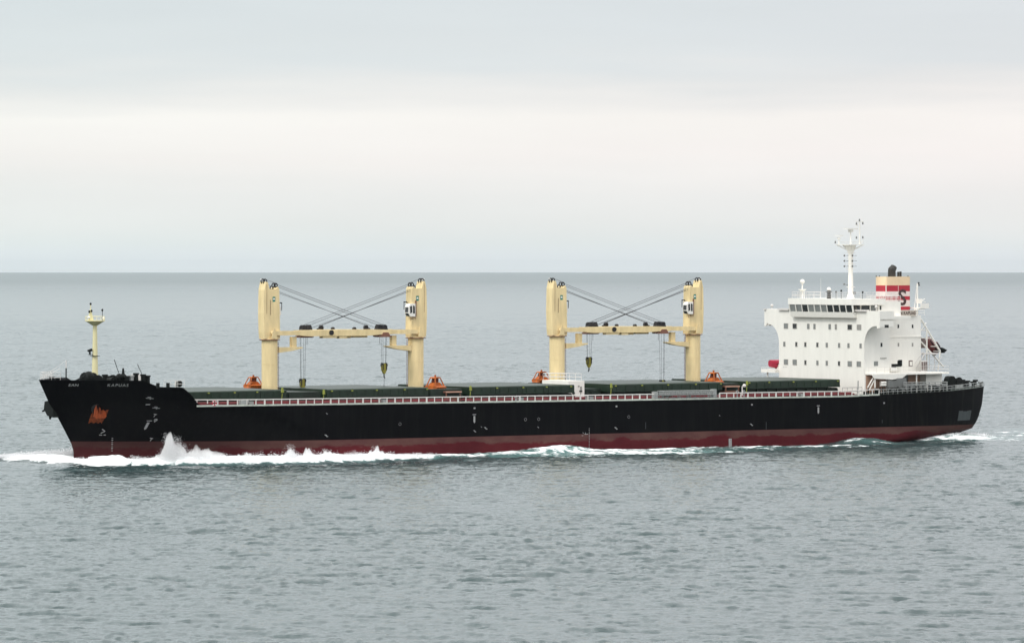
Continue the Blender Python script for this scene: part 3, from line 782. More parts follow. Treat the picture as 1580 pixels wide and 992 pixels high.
for a in ((1360, 532, HW, .36, .6, 'glass_dark'), (1351.5, 561, HW, .8, .7, 'glass_grey'), (1386, 503.5, 5, .3, .55, 'glass_dark'), (1408, 503.5, 5, .3, .55, 'glass_dark'), (1386.3, 531.8, 5, .28, .55, 'window_frame'), (1408, 531.8, 5, .28, .55, 'window_frame'),
          (1389, 560, 5, .75, .95, 'glass_dark'), (1405, 560.5, 5, .8, .9, 'shade_brown'), (1405.6, 560.9, 5.04, .5, .6, 'white_paint')): swin(*a)
m = MB()
for px in (1355, 1362, 1380, 1388):
    uu = U(px, 11.0); zz = Z(552.5, uu, 11); m.rod((uu, 5.2, zz), (uu+.9, 5.2, zz+.05), .05, .05, 5)
m.box(U(1358, HW), U(1367, HW), HW, HW+.15, Z(553, 141, HW), Z(552, 141, HW))
m.build('pipe_bracket', 'window_frame', DH)
# small lettering on the front wall
for t, px, py, s_ in (('NO SMOKING', 1326.5, 569.2, .28), ('SAFETY', 1212, 567.5, .42)):
    pass
vs, fs = glyphs('- - - -', .3); m = MB(); m.add([(UF-.1, V(1327, UF)+x, Z(569.5, UF)+y) for x, y, _ in vs], fs); m.build('wall_notice', 'window_frame', DH)
vs, fs = glyphs('= = =', .42); m = MB(); m.add([(UF-.1, V(1212, UF)+x, Z(568, UF)+y) for x, y, _ in vs], fs); m.build('wall_notice', 'window_frame', DH)
# monkey island: rail, domes, lockers
m = MB(); zt_ = 21.65
m.rail([(UF-.6, a0+.2, zt_), (UF-.6, a1, zt_), (146, a1, zt_)], .95, r=.03, mid=(.33, .66), step=1.3); m.rail([(UF-.6, a0+.2, zt_), (143, a0+.2, zt_)], .95, r=.03, step=1.3); m.build('roof_rail', 'white_rail', DH)
m = MB(); uu = 139; vv = V(1238, uu); m.rod((uu, vv, zt_), (uu, vv, zt_+1.35), .13, .13, 8); m.rod((uu, vv, zt_+1.1), (uu, vv, zt_+1.3), .25, .62, 10); m.rod((uu, vv, zt_+1.3), (uu, vv, zt_+1.38), .66, .66, 10)
for q in (-.5, .5): m.rod((uu, vv+q, zt_), (uu, vv+q*.8, zt_+1.2), .05, .05, 5)
m.rod((uu, vv, zt_+1.4), (uu, vv, zt_+2.2), .12, .1, 6); m.ball((uu, vv, zt_+2.55), .38, 12, 8); m.build('satellite_dome', 'white_paint', DH)
m = MB(); vv = V(1279, uu); m.rod((uu, vv, zt_), (uu, vv, zt_+1.25), .32, .26, 10); m.rod((uu, vv, zt_+.9), (uu, vv, zt_+1.05), .5, .5, 10); m.build('magnetic_compass', 'dark_gear', DH)
m = MB(); m.ball((uu, vv, zt_+1.38), .34, 10, 6); m.rod((uu, V(1266.5, uu), zt_), (uu, V(1266.5, uu), zt_+3.1), .02, .02, 4); m.build('aerial', 'white_paint', DH)
m = MB()
for px, h_ in ((1298, 1.2), (1290, 1.0), (1331, 1.0)): m.ball((uu, V(px, uu), zt_+h_), .16, 8, 5); m.rod((uu, V(px, uu), zt_), (uu, V(px, uu), zt_+h_), .04, .04, 5)
m.build('searchlight', 'dark_gear', DH)
m = MB()
for px, dv in ((1191, 0), (1352, 0)): 
    vv = V(px, UF+.4); m.rod((UF+.4, vv, zwt), (UF+.4, vv, zwt+.45), .06, .06, 6); m.ball((UF+.4, vv, zwt+.6), .24, 8, 6)
m.rod((UF+.2, V(1183, UF), zwt+.03), (UF+.2, V(1198, UF), zwt+.03), .08, .08); m.box(UF-.4, UF+.4, V(1203, UF), V(1219, UF), zwt-.08, zwt+.2); m.box(UF-.45, UF+.4, V(1316, UF), V(1338, UF), zwt-.1, zwt+.15)
m.box(UF-.3, UF, V(1180, UF), V(1183, UF), zwt-.1, zwt+.1); m.build('wing_fitting', 'white_rail', DH)
# radar mast
RM = empty('radar_mast', (U(1312.5, 0), 0, 21.2), 0, SHIP)
zb_ = 21.2
def zr_(py): return Z(py, U(1312.5, 0))-zb_
m = MB(); m.rod((0, 0, 0), (0, 0, 1.2), .75, .45, 12); m.rod((0, 0, 1.0), (0, 0, zr_(424)), .42, .38, 14); m.rod((0, 0, zr_(424)), (0, 0, zr_(392)), .36, .36, 14); m.build('mast_pole', 'white_paint', RM, smooth=True)
zp = zr_(377)
m = MB(); m.rod((0, 0, zr_(393)), (0, 0, zp-.15), .42, 1.15, 4); m.box(-1.35, 1.5, -2.0, 1.5, zp-.12, zp)
for q in ((-1.2, -1.9), (1.3, 1.4), (-1.2, 1.4), (1.3, -1.9)): m.rod((0, 0, zr_(388)), (q[0], q[1], zp-.1), .09, .07, 6)
m.rod((0, 0, zr_(388)), (0, -1.9, zp-.1), .12, .10, 6)
m.build('mast_platform', 'white_paint', RM)
m = MB(); ub = -.1; m.rod((0, .0, zp), (0, .0, zr_(358)), .11, .09, 8); m.box(-.25, .25, -.3, .3, zr_(358.5), zr_(354.5)); m.box(-.95, 1.0, -.55, .55, zr_(354), zr_(352.5)); m.build('radar_scanner', 'white_paint', RM)
vl = -1.75; m = MB(); m.rod((-.9, vl, zp), (-.9, vl, zp+1.0), .07, .07, 6); m.box(-1.35, -.3, vl-.35, vl+.3, zr_(364.5), zr_(363.2)); m.box(-1.1, -.7, vl-.15, vl+.15, zp+.75, zp+1.05); m.build('radar_scanner', 'white_paint', RM)
m = MB(); up = .9; vp = 1.1; m.rod((up, vp, zp), (up, vp, zr_(343)), .12, .09, 8); m.box(up-.75, up+.75, vp-.08, vp+.08, zr_(343), zr_(341.6)); m.box(up-.75, up-.4, vp-.08, vp+.08, zr_(349), zr_(347)); m.rod((up+.4, vp, zr_(342)), (up+.4, vp, zr_(335.5)), .03, .03, 5); m.path([(up+.3, vp, zp+.1), (up+.75, vp, zp+.8)], .04, 5); m.build('signal_post', 'white_paint', RM)
m = MB()
for x, y, p in ((up-.65, vp, 345.5), (up+.62, vp, 345), (up-.05, vp, 340), (up-.65, vp, 367), (up+.62, vp, 366.5), (-1.6, vl, 374)):
    m.rod((x, y, zr_(p)-.15), (x, y, zr_(p)+.2), .13, .09, 8)
for i in range(3):
    zz = zr_(394.5+i*8.2); m.rod((-.6, -.3, zz), (0, 0, zz), .04, .04, 5); m.ball((-.95, -.35, zz), .16, 8, 5); m.ball((-.0, .45, zz), .16, 8, 5); m.rod((.4, .4, zz), (.9, .4, zz), .03, .03, 4)
m.ball((-.9, -.5, zr_(438.5)), .15, 8, 5); m.rod((-.9, -.5, zr_(438.5)), (0, 0, zr_(441)), .04, .04, 5); m.box(.2, .6, .2, .5, zr_(454), zr_(450))
m.build('navigation_light', 'grey_paint', RM)
m = MB()
for i in range(4):
    zz = zr_(390+i*8.5); m.torus((0, 0, zz), .75, .03, 'z', 14, 4)
m.torus((0, 0, zr_(443)), .7, .04, 'z', 14, 4); m.rail([(-1.3, -1.95, zp), (1.45, -1.95, zp), (1.45, 1.45, zp), (-1.3, 1.45, zp), (-1.3, -1.95, zp)], .35, r=.02, mid=(), step=.7); m.build('mast_ring', 'white_rail', RM)

# funnel
FN = empty('funnel', (0, 0, 0), 0, SHIP); FN['label'] = 'funnel with ochre, red and white bands and a black letter S'
fv = 2.4; fu0 = U(1367, fv); fu1 = U(1405.5, fv); fvs = V(1350, fu0)
def rr(u0, u1, v0, v1, r, n=4):
    out = []
    for cx, cy, s in ((u1-r, v1-r, 0), (u0+r, v1-r, 1), (u0+r, v0+r, 2), (u1-r, v0+r, 3)):
        for i in range(n+1):
            w = PI/2*(s+i/n); out.append((cx+r*math.cos(w), cy+r*math.sin(w)))
    return out
zft = Z(427, fu0, fv)
m = MB(); m.prism_z(rr(fu0, fu1, fvs, fv, .35), 18.9, zft); m.build('funnel_casing', 'funnel', FN)
m = MB(); m.box(fu0-.02, fu0+.1, fv-.35+.3, fv+.02, 22.68, 23.6); m.box(U(1386, fv)-.03, U(1386, fv)+.02, fv, fv+.02, 22.68, 23.6); m.build('seam_strip', 'white_paint', FN)
vs, fs = glyphs('S', 3.4, 1, .06); m = MB(); us_ = U(1392, fv); zs_ = Z(460.3, us_, fv)
m.add([(us_+x*1.12, fv+.05, zs_+y) for x, y, _ in vs], fs); m.build('letter', 'name_black', FN)
m = MB(); ue = U(1376, .6); 
m.rod((ue, .6, zft-.1), (ue, .6, zft+1.0), .62, .6, 14); m.rod((ue, .6, zft+.95), (ue+.45, .6, zft+1.55), .6, .5, 14); m.ball((ue, .6, zft+1.05), .6, 12, 7); m.build('exhaust_pipe', 'exhaust_black', FN, smooth=True)
m = MB()
for px, h_ in ((1386, .75), (1389.5, .8)): m.rod((U(px, .8), .8, zft-.05), (U(px, .8), .8, zft+h_), .17, .17, 8)
for px in (1352, 1357, 1401): m.rod((U(px, .4), .4, zft-.05), (U(px, .4), .4, zft+.18), .06, .06, 6)
m.build('small_exhaust', 'exhaust_black', FN)
# name board on the casing
ub0, ub1 = U(1380.5, 5.1), U(1413, 5.1)
m = MB(); m.box(ub0, ub1, 5.1, 5.22, Z(488, ub0, 5), Z(478.6, ub0, 5)); m.box(ub0, ub1, 4.95, 5.1, Z(488, ub0, 5), Z(487, ub0, 5)); NB = m.build('name_board', 'board_cream', SHIP, label='cream name board below the funnel')
vs, fs = glyphs('EAN KAPUAS', .74, 1.02, .018); m = MB(); w_ = max(v[0] for v in vs)-min(v[0] for v in vs); k = (ub1-ub0-.35)/w_
cu_ = (ub0+ub1)/2; zc = Z(483.2, cu_, 5.1)
m.add([(cu_+x*k, 5.25, zc+y) for x, y, _ in vs], fs); m.build('name_lettering', 'name_dark', NB)
m = MB()
m.ball((ub0-.5, 4.8, 19.6), .2, 8, 6)
m.rail([(147, 5, 19.0), (fu1+.5, 5, 19.0)], .8, r=.03); m.build('casing_gear', 'white_paint', SHIP)
m = MB(); m.box(U(1353, 7.5), U(1376, 7.5), 7.5, 7.55, 21.2, 21.25); m.rail([(143, 8, 21.2), (147, 8, 21.2), (147, 0, 21.2)], .85, r=.03, mid=(.33, .66), step=1)
m.build('chart_room_rail', 'white_rail', SHIP)
# post and platform aft of the funnel
m = MB(); us_ = U(1415.5, 3); m.rod((us_, 3, 19), (us_, 3, Z(437, us_, 3)), .13, .1, 8); m.path([(us_-.7, 3, 19.5), (us_-.1, 3, Z(441, us_, 3))], .05, 5)
m.box(us_-.6, us_+1.5, 1.5, 4.2, Z(476, us_, 3), Z(474.5, us_, 3)); m.box(us_-.3, us_+1.35, 4.1, 4.18, Z(474.5, us_, 3), Z(468, us_, 3)); m.prism_v([(us_-1, Z(478, us_, 3)), (us_+1.3, Z(476, us_, 3)), (us_-1, Z(476, us_, 3))], 3.5, 4)
m.rod((us_+.2, 3, Z(466, us_, 3)), (us_+1.6, 3, Z(461, us_, 3)), .1, .05, 6); m.rod((us_+.1, 3, Z(463, us_, 3)), (us_+1.7, 3, Z(466, us_, 3)), .07, .05, 6); m.box(us_, us_+.7, 2.7, 3.3, Z(468, us_, 3), Z(461, us_, 3)); m.build('aft_mast', 'white_paint', SHIP)
m = MB(); m.ball((us_+.25, 3, Z(437, us_, 3)), .16, 8, 5); m.ball((us_+.35, 3, Z(440, us_, 3)), .13, 8, 5); m.build('aft_mast_light', 'dark_gear', SHIP)

# boat deck and the open deck below it
bv = 11.6; zbd = Z(577.5, 145, bv)
ba, bb = U(1334, bv), U(1464, bv)
m = MB(); m.box(UF+.15, bb, -bv, bv, zbd, zbd+.22); m.prism_v([(UF+.15, zbd), (UF+.6, zbd-.55), (bb-11.5, zbd-.75), (bb-9.5, zbd-.55), (bb-8.6, zbd-.05), (bb, zbd-.02), (bb, zbd+.1), (UF+.15, zbd+.1)], bv, bv+.1) ; m.build('boat_deck', 'white_paint', DH)
m = MB(); m.rail([(U(1340, bv), bv, zbd+.22), (bb, bv, zbd+.22)], .95, r=.022, mid=(.5,), step=1.6); m.rail([(bb, bv, zbd+.22), (bb, -bv, zbd+.22)], .95, r=.022, mid=(.5,), step=2.5); m.build('boat_deck_rail', 'white_rail', DH)
zd = 7.4
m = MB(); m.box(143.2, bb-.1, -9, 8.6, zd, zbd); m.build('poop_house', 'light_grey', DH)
m = MB(); m.box(U(1421, 9), bb-.15, 8.62, 10.2, Z(603, 150, 9), zbd); m.build('poop_house_side', 'white_paint', DH)
m = MB()
for px in (1334.5, 1350, 1414): uu = U(px, bv-.2); m.rod((uu, bv-.2, zd), (uu, bv-.2, zbd), .11, .11, 8)
m.path([(U(1337, 11), 11.2, zd+.8), (U(1346, 11), 11.2, zbd-.4)], .09, 6); m.path([(U(1339, 11), 11.2, zd+.3), (U(1348, 11), 11.2, zbd-.7)], .09, 6)
m.rod((U(1335, bv), bv-.2, zbd-.1), (U(1334, bv), bv-.2, zd), .12, .12, 8); m.build('deck_pillar', 'white_paint', DH)
m = MB(); m.box(U(1336, 10.2), U(1366, 10.2), 10.2, 10.3, zd, zbd-.1); m.box(U(1401, 8.7), U(1420, 8.7), 8.65, 8.75, Z(591, 148, 8.7), zbd-.1); m.build('shaded_bulkhead', 'stand_pink', DH)  # walls under the boat deck, their shade put into the pinkish colour
m = MB(); m.box(U(1371, 12), U(1382, 12), 11.5, 12.2, Z(597, 145, 12), Z(587, 145, 12)); m.box(U(1384, 11.8), U(1399, 11.8), 10.6, 11.7, Z(598, 146, 12), Z(583, 146, 12)); m.build('provision_locker', 'grey_paint', DH)
m = MB()
m.rod((U(1362, 12), 11.5, Z(590, 144, 12)), (U(1370, 12), 11.5, Z(590, 144, 12)), .22, .22, 8); m.rod((U(1362, 12), 11.5, Z(593.5, 144, 12)), (U(1370, 12), 11.5, Z(593.5, 144, 12)), .22, .22, 8); m.build('liferaft_canister', 'white_paint', DH)
# pipes and clutter along the poop
m = MB()
for py in (589.5, 592.5, 594.5): m.rod((U(1394, 12), 12, Z(py, 148, 12)), (U(1462, 12), 12, Z(py, 152, 12)), .07, .07, 6)
for px in range(1398, 1462, 9): uu = U(px, 12); m.rod((uu, 12, zd), (uu, 12, Z(590, uu, 12)), .08, .08, 6)
m.build('crane_boom_pipe', 'light_grey', SHIP)
m = MB()
for px in range(1338, 1470, 7):
    uu = U(px+rng.uniform(-2, 2), 12.8); h_ = rng.uniform(.35, .95); w = rng.uniform(.1, .35)
    vv = min(12.8, half(uu, 7.3)-.5); m.box(uu-w, uu+w, vv-.3, vv, ip(ZT, uu), ip(ZT, uu)+h_)
    if rng.random() < .5: m.rod((uu+.5, vv, ip(ZT, uu)), (uu+.5, vv, ip(ZT, uu)+1.0), .12, .12, 8)
m.build('poop_vent', 'dark_gear', SHIP)
m = MB(); pts = []
for uu in np.linspace(137.5, 161.8, 14): pts.append((uu, half(uu, 7.4)-.15, ip(ZT, uu)))
m.rail(pts, .75, r=.04, mid=(.5,), step=1.2); m.build('poop_rail', 'light_grey', SHIP)
m = MB(); pts = [(162.1, half(161.9, 7.6)*(-1+2*i/6), 8.0) for i in range(7)]; m.rail(pts, .5, r=.035, step=1.6); m.build('stern_rail', 'grey_paint', SHIP)
for px, vv in ((1470, 8), (1473, 5)): winch(U(px, vv), vv, zd+.4)
m = MB(); uu = U(1469, 9); m.rod((uu-.4, 8.4, zd+1.5), (uu-.4, 9.5, zd+1.5), .8, .8, 14); m.box(uu-2, uu-.8, 8, 9.2, zd, zd+1.5); m.build('mooring_winch', 'dark_gear', SHIP)
for px, h_ in ((1489, 1.1), (1493, 1.25), (1501, 1.1), (1505, 1.35), (1513, 1.0)):
    uu = U(px, 8.5); m = MB(); m.rod((uu, 8.5, zd), (uu, 8.5, zd+h_), .2, .2, 8); m.rod((uu, 8.5, zd+h_), (uu, 8.5, zd+h_+.25), .42, .42, 8); m.build('bollard', 'dark_gear', SHIP)
m = MB()
for px in (1477, 1482, 1508): uu = U(px, 9.6); m.box(uu-.3, uu+.3, 9.4, 9.8, zd, zd+.9)
m.build('fairlead', 'light_grey', SHIP)
# gear on the boat deck
m = MB(); uu = U(1378, 9); m.rod((uu-.7, 9, zbd+.6), (uu+.6, 9, zbd+.6), .38, .38, 12); m.rod((U(1389, 9)+.2, 8.5, zbd+.2), (U(1389, 9)+.2, 8.5, zbd+1.1), .55, .55, 12); m.build('fan_housing', 'white_paint', DH)
m = MB(); m.box(U(1378, 8), U(1386, 8), 7.6, 8.4, zbd+.8, zbd+1.5); m.box(U(1386, 8), U(1388.5, 8), 7.8, 8.3, zbd+.2, zbd+2.0); m.box(U(1376, 8), U(1387, 8), 7.8, 8.2, zbd+.2, zbd+.35); m.build('deck_winch', 'dark_gear', DH)
# inclined stair to the free-fall boat
m = MB()
for vv in (4.2, 5.0):
    m.path([(U(1411, 4.6), vv, Z(568, 151, 4.6)), (U(1424, 4.6), vv, Z(546, 153, 4.6))], .09, 6); m.path([(U(1409, 4.6), vv, Z(561, 151, 4.6)), (U(1422, 4.6), vv, Z(542, 153, 4.6))], .045, 5)
for i in range(9):
    t = i/9; uu = U(1411+13*t, 4.6); m.box(uu-.12, uu+.12, 4.2, 5.0, Z(568-22*t, uu, 4.6), Z(567.5-22*t, uu, 4.6))
m.box(U(1424, 4.5), U(1444, 4.5), 2.0, 5.0, Z(547, 155, 4.5), Z(544.5, 155, 4.5))
for px in (1426, 1434, 1442): uu = U(px, 4.8); m.rod((uu, 4.8, zbd+.2), (uu, 4.8, Z(546, uu, 4.8)), .06, .06, 5)
m.build('boat_stair', 'white_rail', DH)
m = MB(); uu0 = U(1422, 4.6); 
for vv in (1.2, 4.6):
    A = (U(1421, vv), vv, Z(492, U(1421, vv), vv)); B = (U(1450.5, vv), vv, Z(542, U(1450, vv), vv)); m.path([A, B], .15, 6)
    A2 = (U(1421, vv), vv, Z(527, U(1421, vv), vv)); B2 = (U(1456, vv), vv, Z(566, U(1456, vv), vv)); m.path([A2, B2], .12, 6)
    m.path([B, (B[0]-.4, vv, zbd+.2)], .1, 6); m.path([(U(1430, vv), vv, Z(508, U(1430, vv), vv)), (U(1430, vv), vv, zbd+.2)], .12, 6)
    m.path([(U(1421, vv), vv, Z(510, U(1421, vv), vv)), (U(1429, vv), vv, Z(498, U(1429, vv), vv))], .08, 5)
for t in (.1, .35, .6, .85, 1):
    m.rod((A[0]+(B[0]-A[0])*t, 1.2, A[2]+(B[2]-A[2])*t), (A[0]+(B[0]-A[0])*t, 4.6, A[2]+(B[2]-A[2])*t), .07, .07, 5)
m.path([(U(1452, 3), 3, Z(544, 157, 3)), (U(1449, 3), 3, Z(553, 157, 3)), (U(1453, 3), 3, Z(552, 157, 3))], .06, 5)
m.build('lifeboat_cradle', 'white_paint', DH)
m = MB(); uq = U(1453, 3); zq = Z(540, uq, 3); m.prism_v([(uq-.9, zq+.3), (uq-.3, zq+.42), (uq+.8, zq+.0), (uq+.2, zq-.45), (uq-.2, zq-.2)], 2.6, 3.4); m.build('cradle_hook', 'dark_gear', DH)
m = MB(); uu = U(1424.5, 4.4); m.box(uu-.3, uu+.3, 4.2, 4.5, Z(537, uu, 4.4), Z(522, uu, 4.4)); m.build('casing_door', 'shade_brown', DH)
m = MB(); uu = U(1425, 6); m.box(uu-.8, uu+.5, 6, 6.3, zbd+.2, zbd+1.9); m.build('boat_deck_locker', 'white_rail', DH)
m = MB(); 
for q in (-.55, -.1, .3): m.box(uu+q-.12, uu+q+.2, 6.3, 6.33, zbd+.4, zbd+1.7)
m.build('locker_opening', 'shade_brown', DH)
# forward starboard boat platform
sv = -12.6; sa = U(1180.5, sv)
m = MB(); m.box(sa, sa+9, -13.6, -HW, Z(574.5, sa, sv), Z(569.5, sa, sv)); m.rod((sa+.5, sv, 7.1), (sa+.5, sv, Z(574, sa, sv)), .12, .12); m.rail([(sa, -13.5, Z(569.5, sa, sv)), (sa, -10.3, Z(569.5, sa, sv))], .25, r=.03, mid=()); m.build('boat_platform', 'white_paint', SHIP)
m = MB()
for q in (2.0, 3.1): m.box(sa+q-.15, sa+q+.15, -12.0, -11.6, Z(569.5, sa, sv), Z(562, sa, sv))
m.build('boat_davit', 'white_paint', SHIP)
# aft hatch-end rails near the house
m = MB(); m.rail([(U(1300, 11), 11, zd-.2), (U(1330, 11), 11, zd-.2)], 1.1, r=.04, step=1.0); m.rod((U(1324, 11), 11, zd), (U(1324, 11), 11, zd+1.9), .09, .09); m.build('walkway_rail', 'light_grey', SHIP)

# ---------------- things carried on board (top level, each its own)
def grab(label):
    R = empty('cargo_grab'); tag(R, label, 'cargo grab', 'orange clamshell grabs on the deck beside the crane pedestals')
    m = MB(); m.prism_u([(-.9, 0), (.9, 0), (1.15, .45), (.75, .62), (-.75, .62), (-1.15, .45)], -1.15, 1.15)
    m.prism_v([(-1.25, .05), (1.25, .05), (1.05, .6), (-1.05, .6)], -.8, .8)
    m.prism_v([(-.95, .6), (.95, .6), (.42, 1.05), (-.42, 1.05)], -.55, .55); m.build('bucket', 'grab_orange', R)
    m = MB()
    for a in (-1, 1):
        for b in (-1, 1):
            m.rod((a*1.1, b*.8, .45), (a*.62, b*.42, 1.65), .10, .08, 6)
    m.build('arm', 'grab_orange', R)
    m = MB(); m.prism_v([(-.68, 1.6), (.68, 1.6), (.5, 1.78), (-.5, 1.78)], -.48, .48); m.box(-.1, .1, -.1, .1, 1.78, 2.05); m.build('head_block', 'grab_orange', R)
    m = MB(); m.box(-.38, .38, -.3, .3, .95, 1.6); m.rod((-.3, -.32, 1.2), (-.3, .32, 1.2), .2, .2, 10); m.build('dark_core', 'grab_dark', R)  # centre block in a dark colour, standing in for the grab's shaded interior
    return R
G0 = grab('orange clamshell grab left of the crane nearest the bow, standing beside its pedestal')
spots = [(391, 599.0, -4.3), (671.5, 602.3, 4.6), (835.5, 590.2, -4.3), (1101, 594.0, 4.8)]
labs = [G0['label'], 'orange clamshell grab on a brown stand right of the second crane from the bow', 'orange clamshell grab on a hatch, between the third crane and the second one', 'orange clamshell grab on a brown stand in front of the crane nearest the white bridge']
for i, ((px, py, v), l) in enumerate(zip(spots, labs)):
    g = G0 if i == 0 else copy_tree(G0)
    uu = U(px, v); zz = Z(py, uu, v); x, y, _ = world(uu, v)
    g.location = (x, y, zz); g.rotation_euler = (0, 0, TH+(0 if i % 2 == 0 else .35)); g['label'] = l
    g.scale = (.92, .92, .92) if i % 2 == 0 else (1.02, 1.02, 1.08)
    s = MB()
    if i % 2 == 0: s.box(uu-1.5, uu+1.5, v-1.3, v+1.3, 7.2, zz)
    else:
        s.box(uu-1.2, uu+1.4, v-1.0, v+4.4, zz-.22, zz-.0)
        for a in (-1.1, 1.3):
            for b in (-.9, 4.3): s.rod((uu+a, v+b, 7.2), (uu+a, v+b, zz-.2), .09, .09, 6)
        s.box(uu-1.0, uu+1.2, v-.8, v+4.1, 7.3, zz-.75)
    s.build('grab_stand', 'stand_brown' if i % 2 else 'coaming_green', SHIP)
    if i % 2:
        s = MB(); s.box(uu-1.25, uu+1.45, v+4.4, v+4.47, zz-.2, zz-.06); s.rod((uu+1.3, v+.9, zz+.1), (uu+1.5, v+4.4, zz-.1), .06, .06, 5); s.build('grab_stand_edge', 'stand_pink', SHIP)

def boat(name, label, mt, L_, B_, pitch=0.0):
    R = empty(name); tag(R, label, 'lifeboat')
    m = MB(); n = 14; rings = []
    for i in range(n+1):
        t = i/n; x = (t-.5)*L_; w = B_/2*math.sin(PI*min(1, max(0, .06+.88*t)))**.6
        zk = .35*(abs(2*t-1)**2.5)
        rings.append([(x, w*math.cos(a)*(1 if math.sin(a) < 0 else .92), .75+zk*.5+(.75-zk*.6)*math.sin(a)) for a in [2*PI*k/12 for k in range(12)]])
    vs = [p for r in rings for p in r]
    m.add(vs, [(i*12+k, i*12+(k+1) % 12, (i+1)*12+(k+1) % 12, (i+1)*12+k) for i in range(n) for k in range(12)]+[tuple(range(12)), tuple(range(n*12, n*12+12))])
    m.build('boat_hull', mt, R, smooth=True)
    m = MB(); m.box(-L_*.02, L_*.32, -.5, .5, 1.25, 1.85); m.build('canopy', mt, R)
    m = MB(); m.box(.05, L_*.28, .5, .53, 1.45, 1.75); m.build('canopy_window', 'glass_dark', R)
    m = MB(); m.box(-L_*.42, L_*.42, B_/2-.08, B_/2+.04, .78, .88); m.build('fender_strip', 'dark_gear', R)
    R.rotation_euler = (0, pitch, TH)
    return R
b1 = boat('rescue_boat', 'crimson open boat on the white platform left of the bridge house', 'lifeboat_red', 6.5, 2.3)
uu = U(1188, -12.4)+3.2; b1.location = (*world(uu, -12.4)[:2], Z(569.5, uu, -12.4)+.02)
b2 = boat('freefall_lifeboat', 'dull red lifeboat tilted in the white cradle behind the bridge house', 'lifeboat_orange', 3.0, 1.3, .85)
uu = U(1433, 2.6); b2.location = (*world(uu, 2.6)[:2], Z(540, uu, 3))
# life ring on the rail near the bow
LR = empty('life_ring'); tag(LR, 'small red life ring on the white deck rail just aft of the forecastle', 'life ring')
uu = U(329.5, 13.9); LR.location = (*world(uu, 14.12)[:2], ip(ZT, uu)+.42); LR.rotation_euler = (0, 0, TH)
MB().torus((0, 0, 0), .3, .09, 'v', 20, 8).build('ring', 'lifeboat_red', LR)
m = MB()
for k in range(4):
    w = PI/4+PI/2*k; m.box(.3*math.cos(w)-.08, .3*math.cos(w)+.08, -.1, .1, .3*math.sin(w)-.08, .3*math.sin(w)+.08)
m.build('ring_band', 'white_paint', LR)

# ------------------------------------------------------------------ the sea
def spectrum(N, L, lam_p, hs, wind, seed, spread=3.0, kmax=None, fall=3.75):
    r = np.random.default_rng(seed)
    k1 = np.fft.fftfreq(N, L/N)*2*PI; KX, KY = np.meshgrid(k1, k1, indexing='ij'); K = np.hypot(KX, KY); K[0, 0] = 1
    kp = 2*PI/lam_p
    S = np.exp(-.9*(kp/K)**2)*K**-fall
    c = (KX*math.cos(wind)+KY*math.sin(wind))/K
    D = np.where(c > 0, np.abs(c)**spread, .12*np.abs(c)**spread)+.04
    A = np.sqrt(S*D); A[0, 0] = 0
    if kmax: A *= np.exp(-(K/kmax)**4)
    Hh = A*(r.normal(size=(N, N))+1j*r.normal(size=(N, N)))
    h = np.fft.ifft2(Hh).real; sc_ = hs/4/h.std()
    dx = np.fft.ifft2(-1j*KX/K*Hh).real*sc_; dy = np.fft.ifft2(-1j*KY/K*Hh).real*sc_
    return h*sc_, dx, dy
def samp(T, x, y, L):
    N = T.shape[0]; fx = (x/L*N) % N; fy = (y/L*N) % N
    i = fx.astype(int) % N; j = fy.astype(int) % N; a = fx-np.floor(fx); b = fy-np.floor(fy); i1 = (i+1) % N; j1 = (j+1) % N
    return T[i, j]*(1-a)*(1-b)+T[i1, j]*a*(1-b)+T[i, j1]*(1-a)*b+T[i1, j1]*a*b
def smoothnoise(x, y, s, seed, N=128):
    r = np.random.default_rng(seed).random((N, N)); return samp(r, x, y, s*N)
def fbm(x, y, s, seed, o=4):
    t = 0; a = 1; w = 0
    for i in range(o): t = t+a*smoothnoise(x*1.0, y, s/2**i, seed+i); w += a; a *= .55
    return t/w
def dist_poly(x, y, pts):
    best = np.full(x.shape, 1e9); par = np.zeros(x.shape)
    n = len(pts)-1
    for i in range(n):
        (x0, y0), (x1, y1) = pts[i], pts[i+1]; dx, dy = x1-x0, y1-y0; L2 = dx*dx+dy*dy
        t = np.clip(((x-x0)*dx+(y-y0)*dy)/L2, 0, 1); d = np.hypot(x-x0-t*dx, y-y0-t*dy); q = d < best
        best = np.where(q, d, best); par = np.where(q, (i+t)/n, par)
    return best, par
def wl(u, v): return world(u, v)[:2]
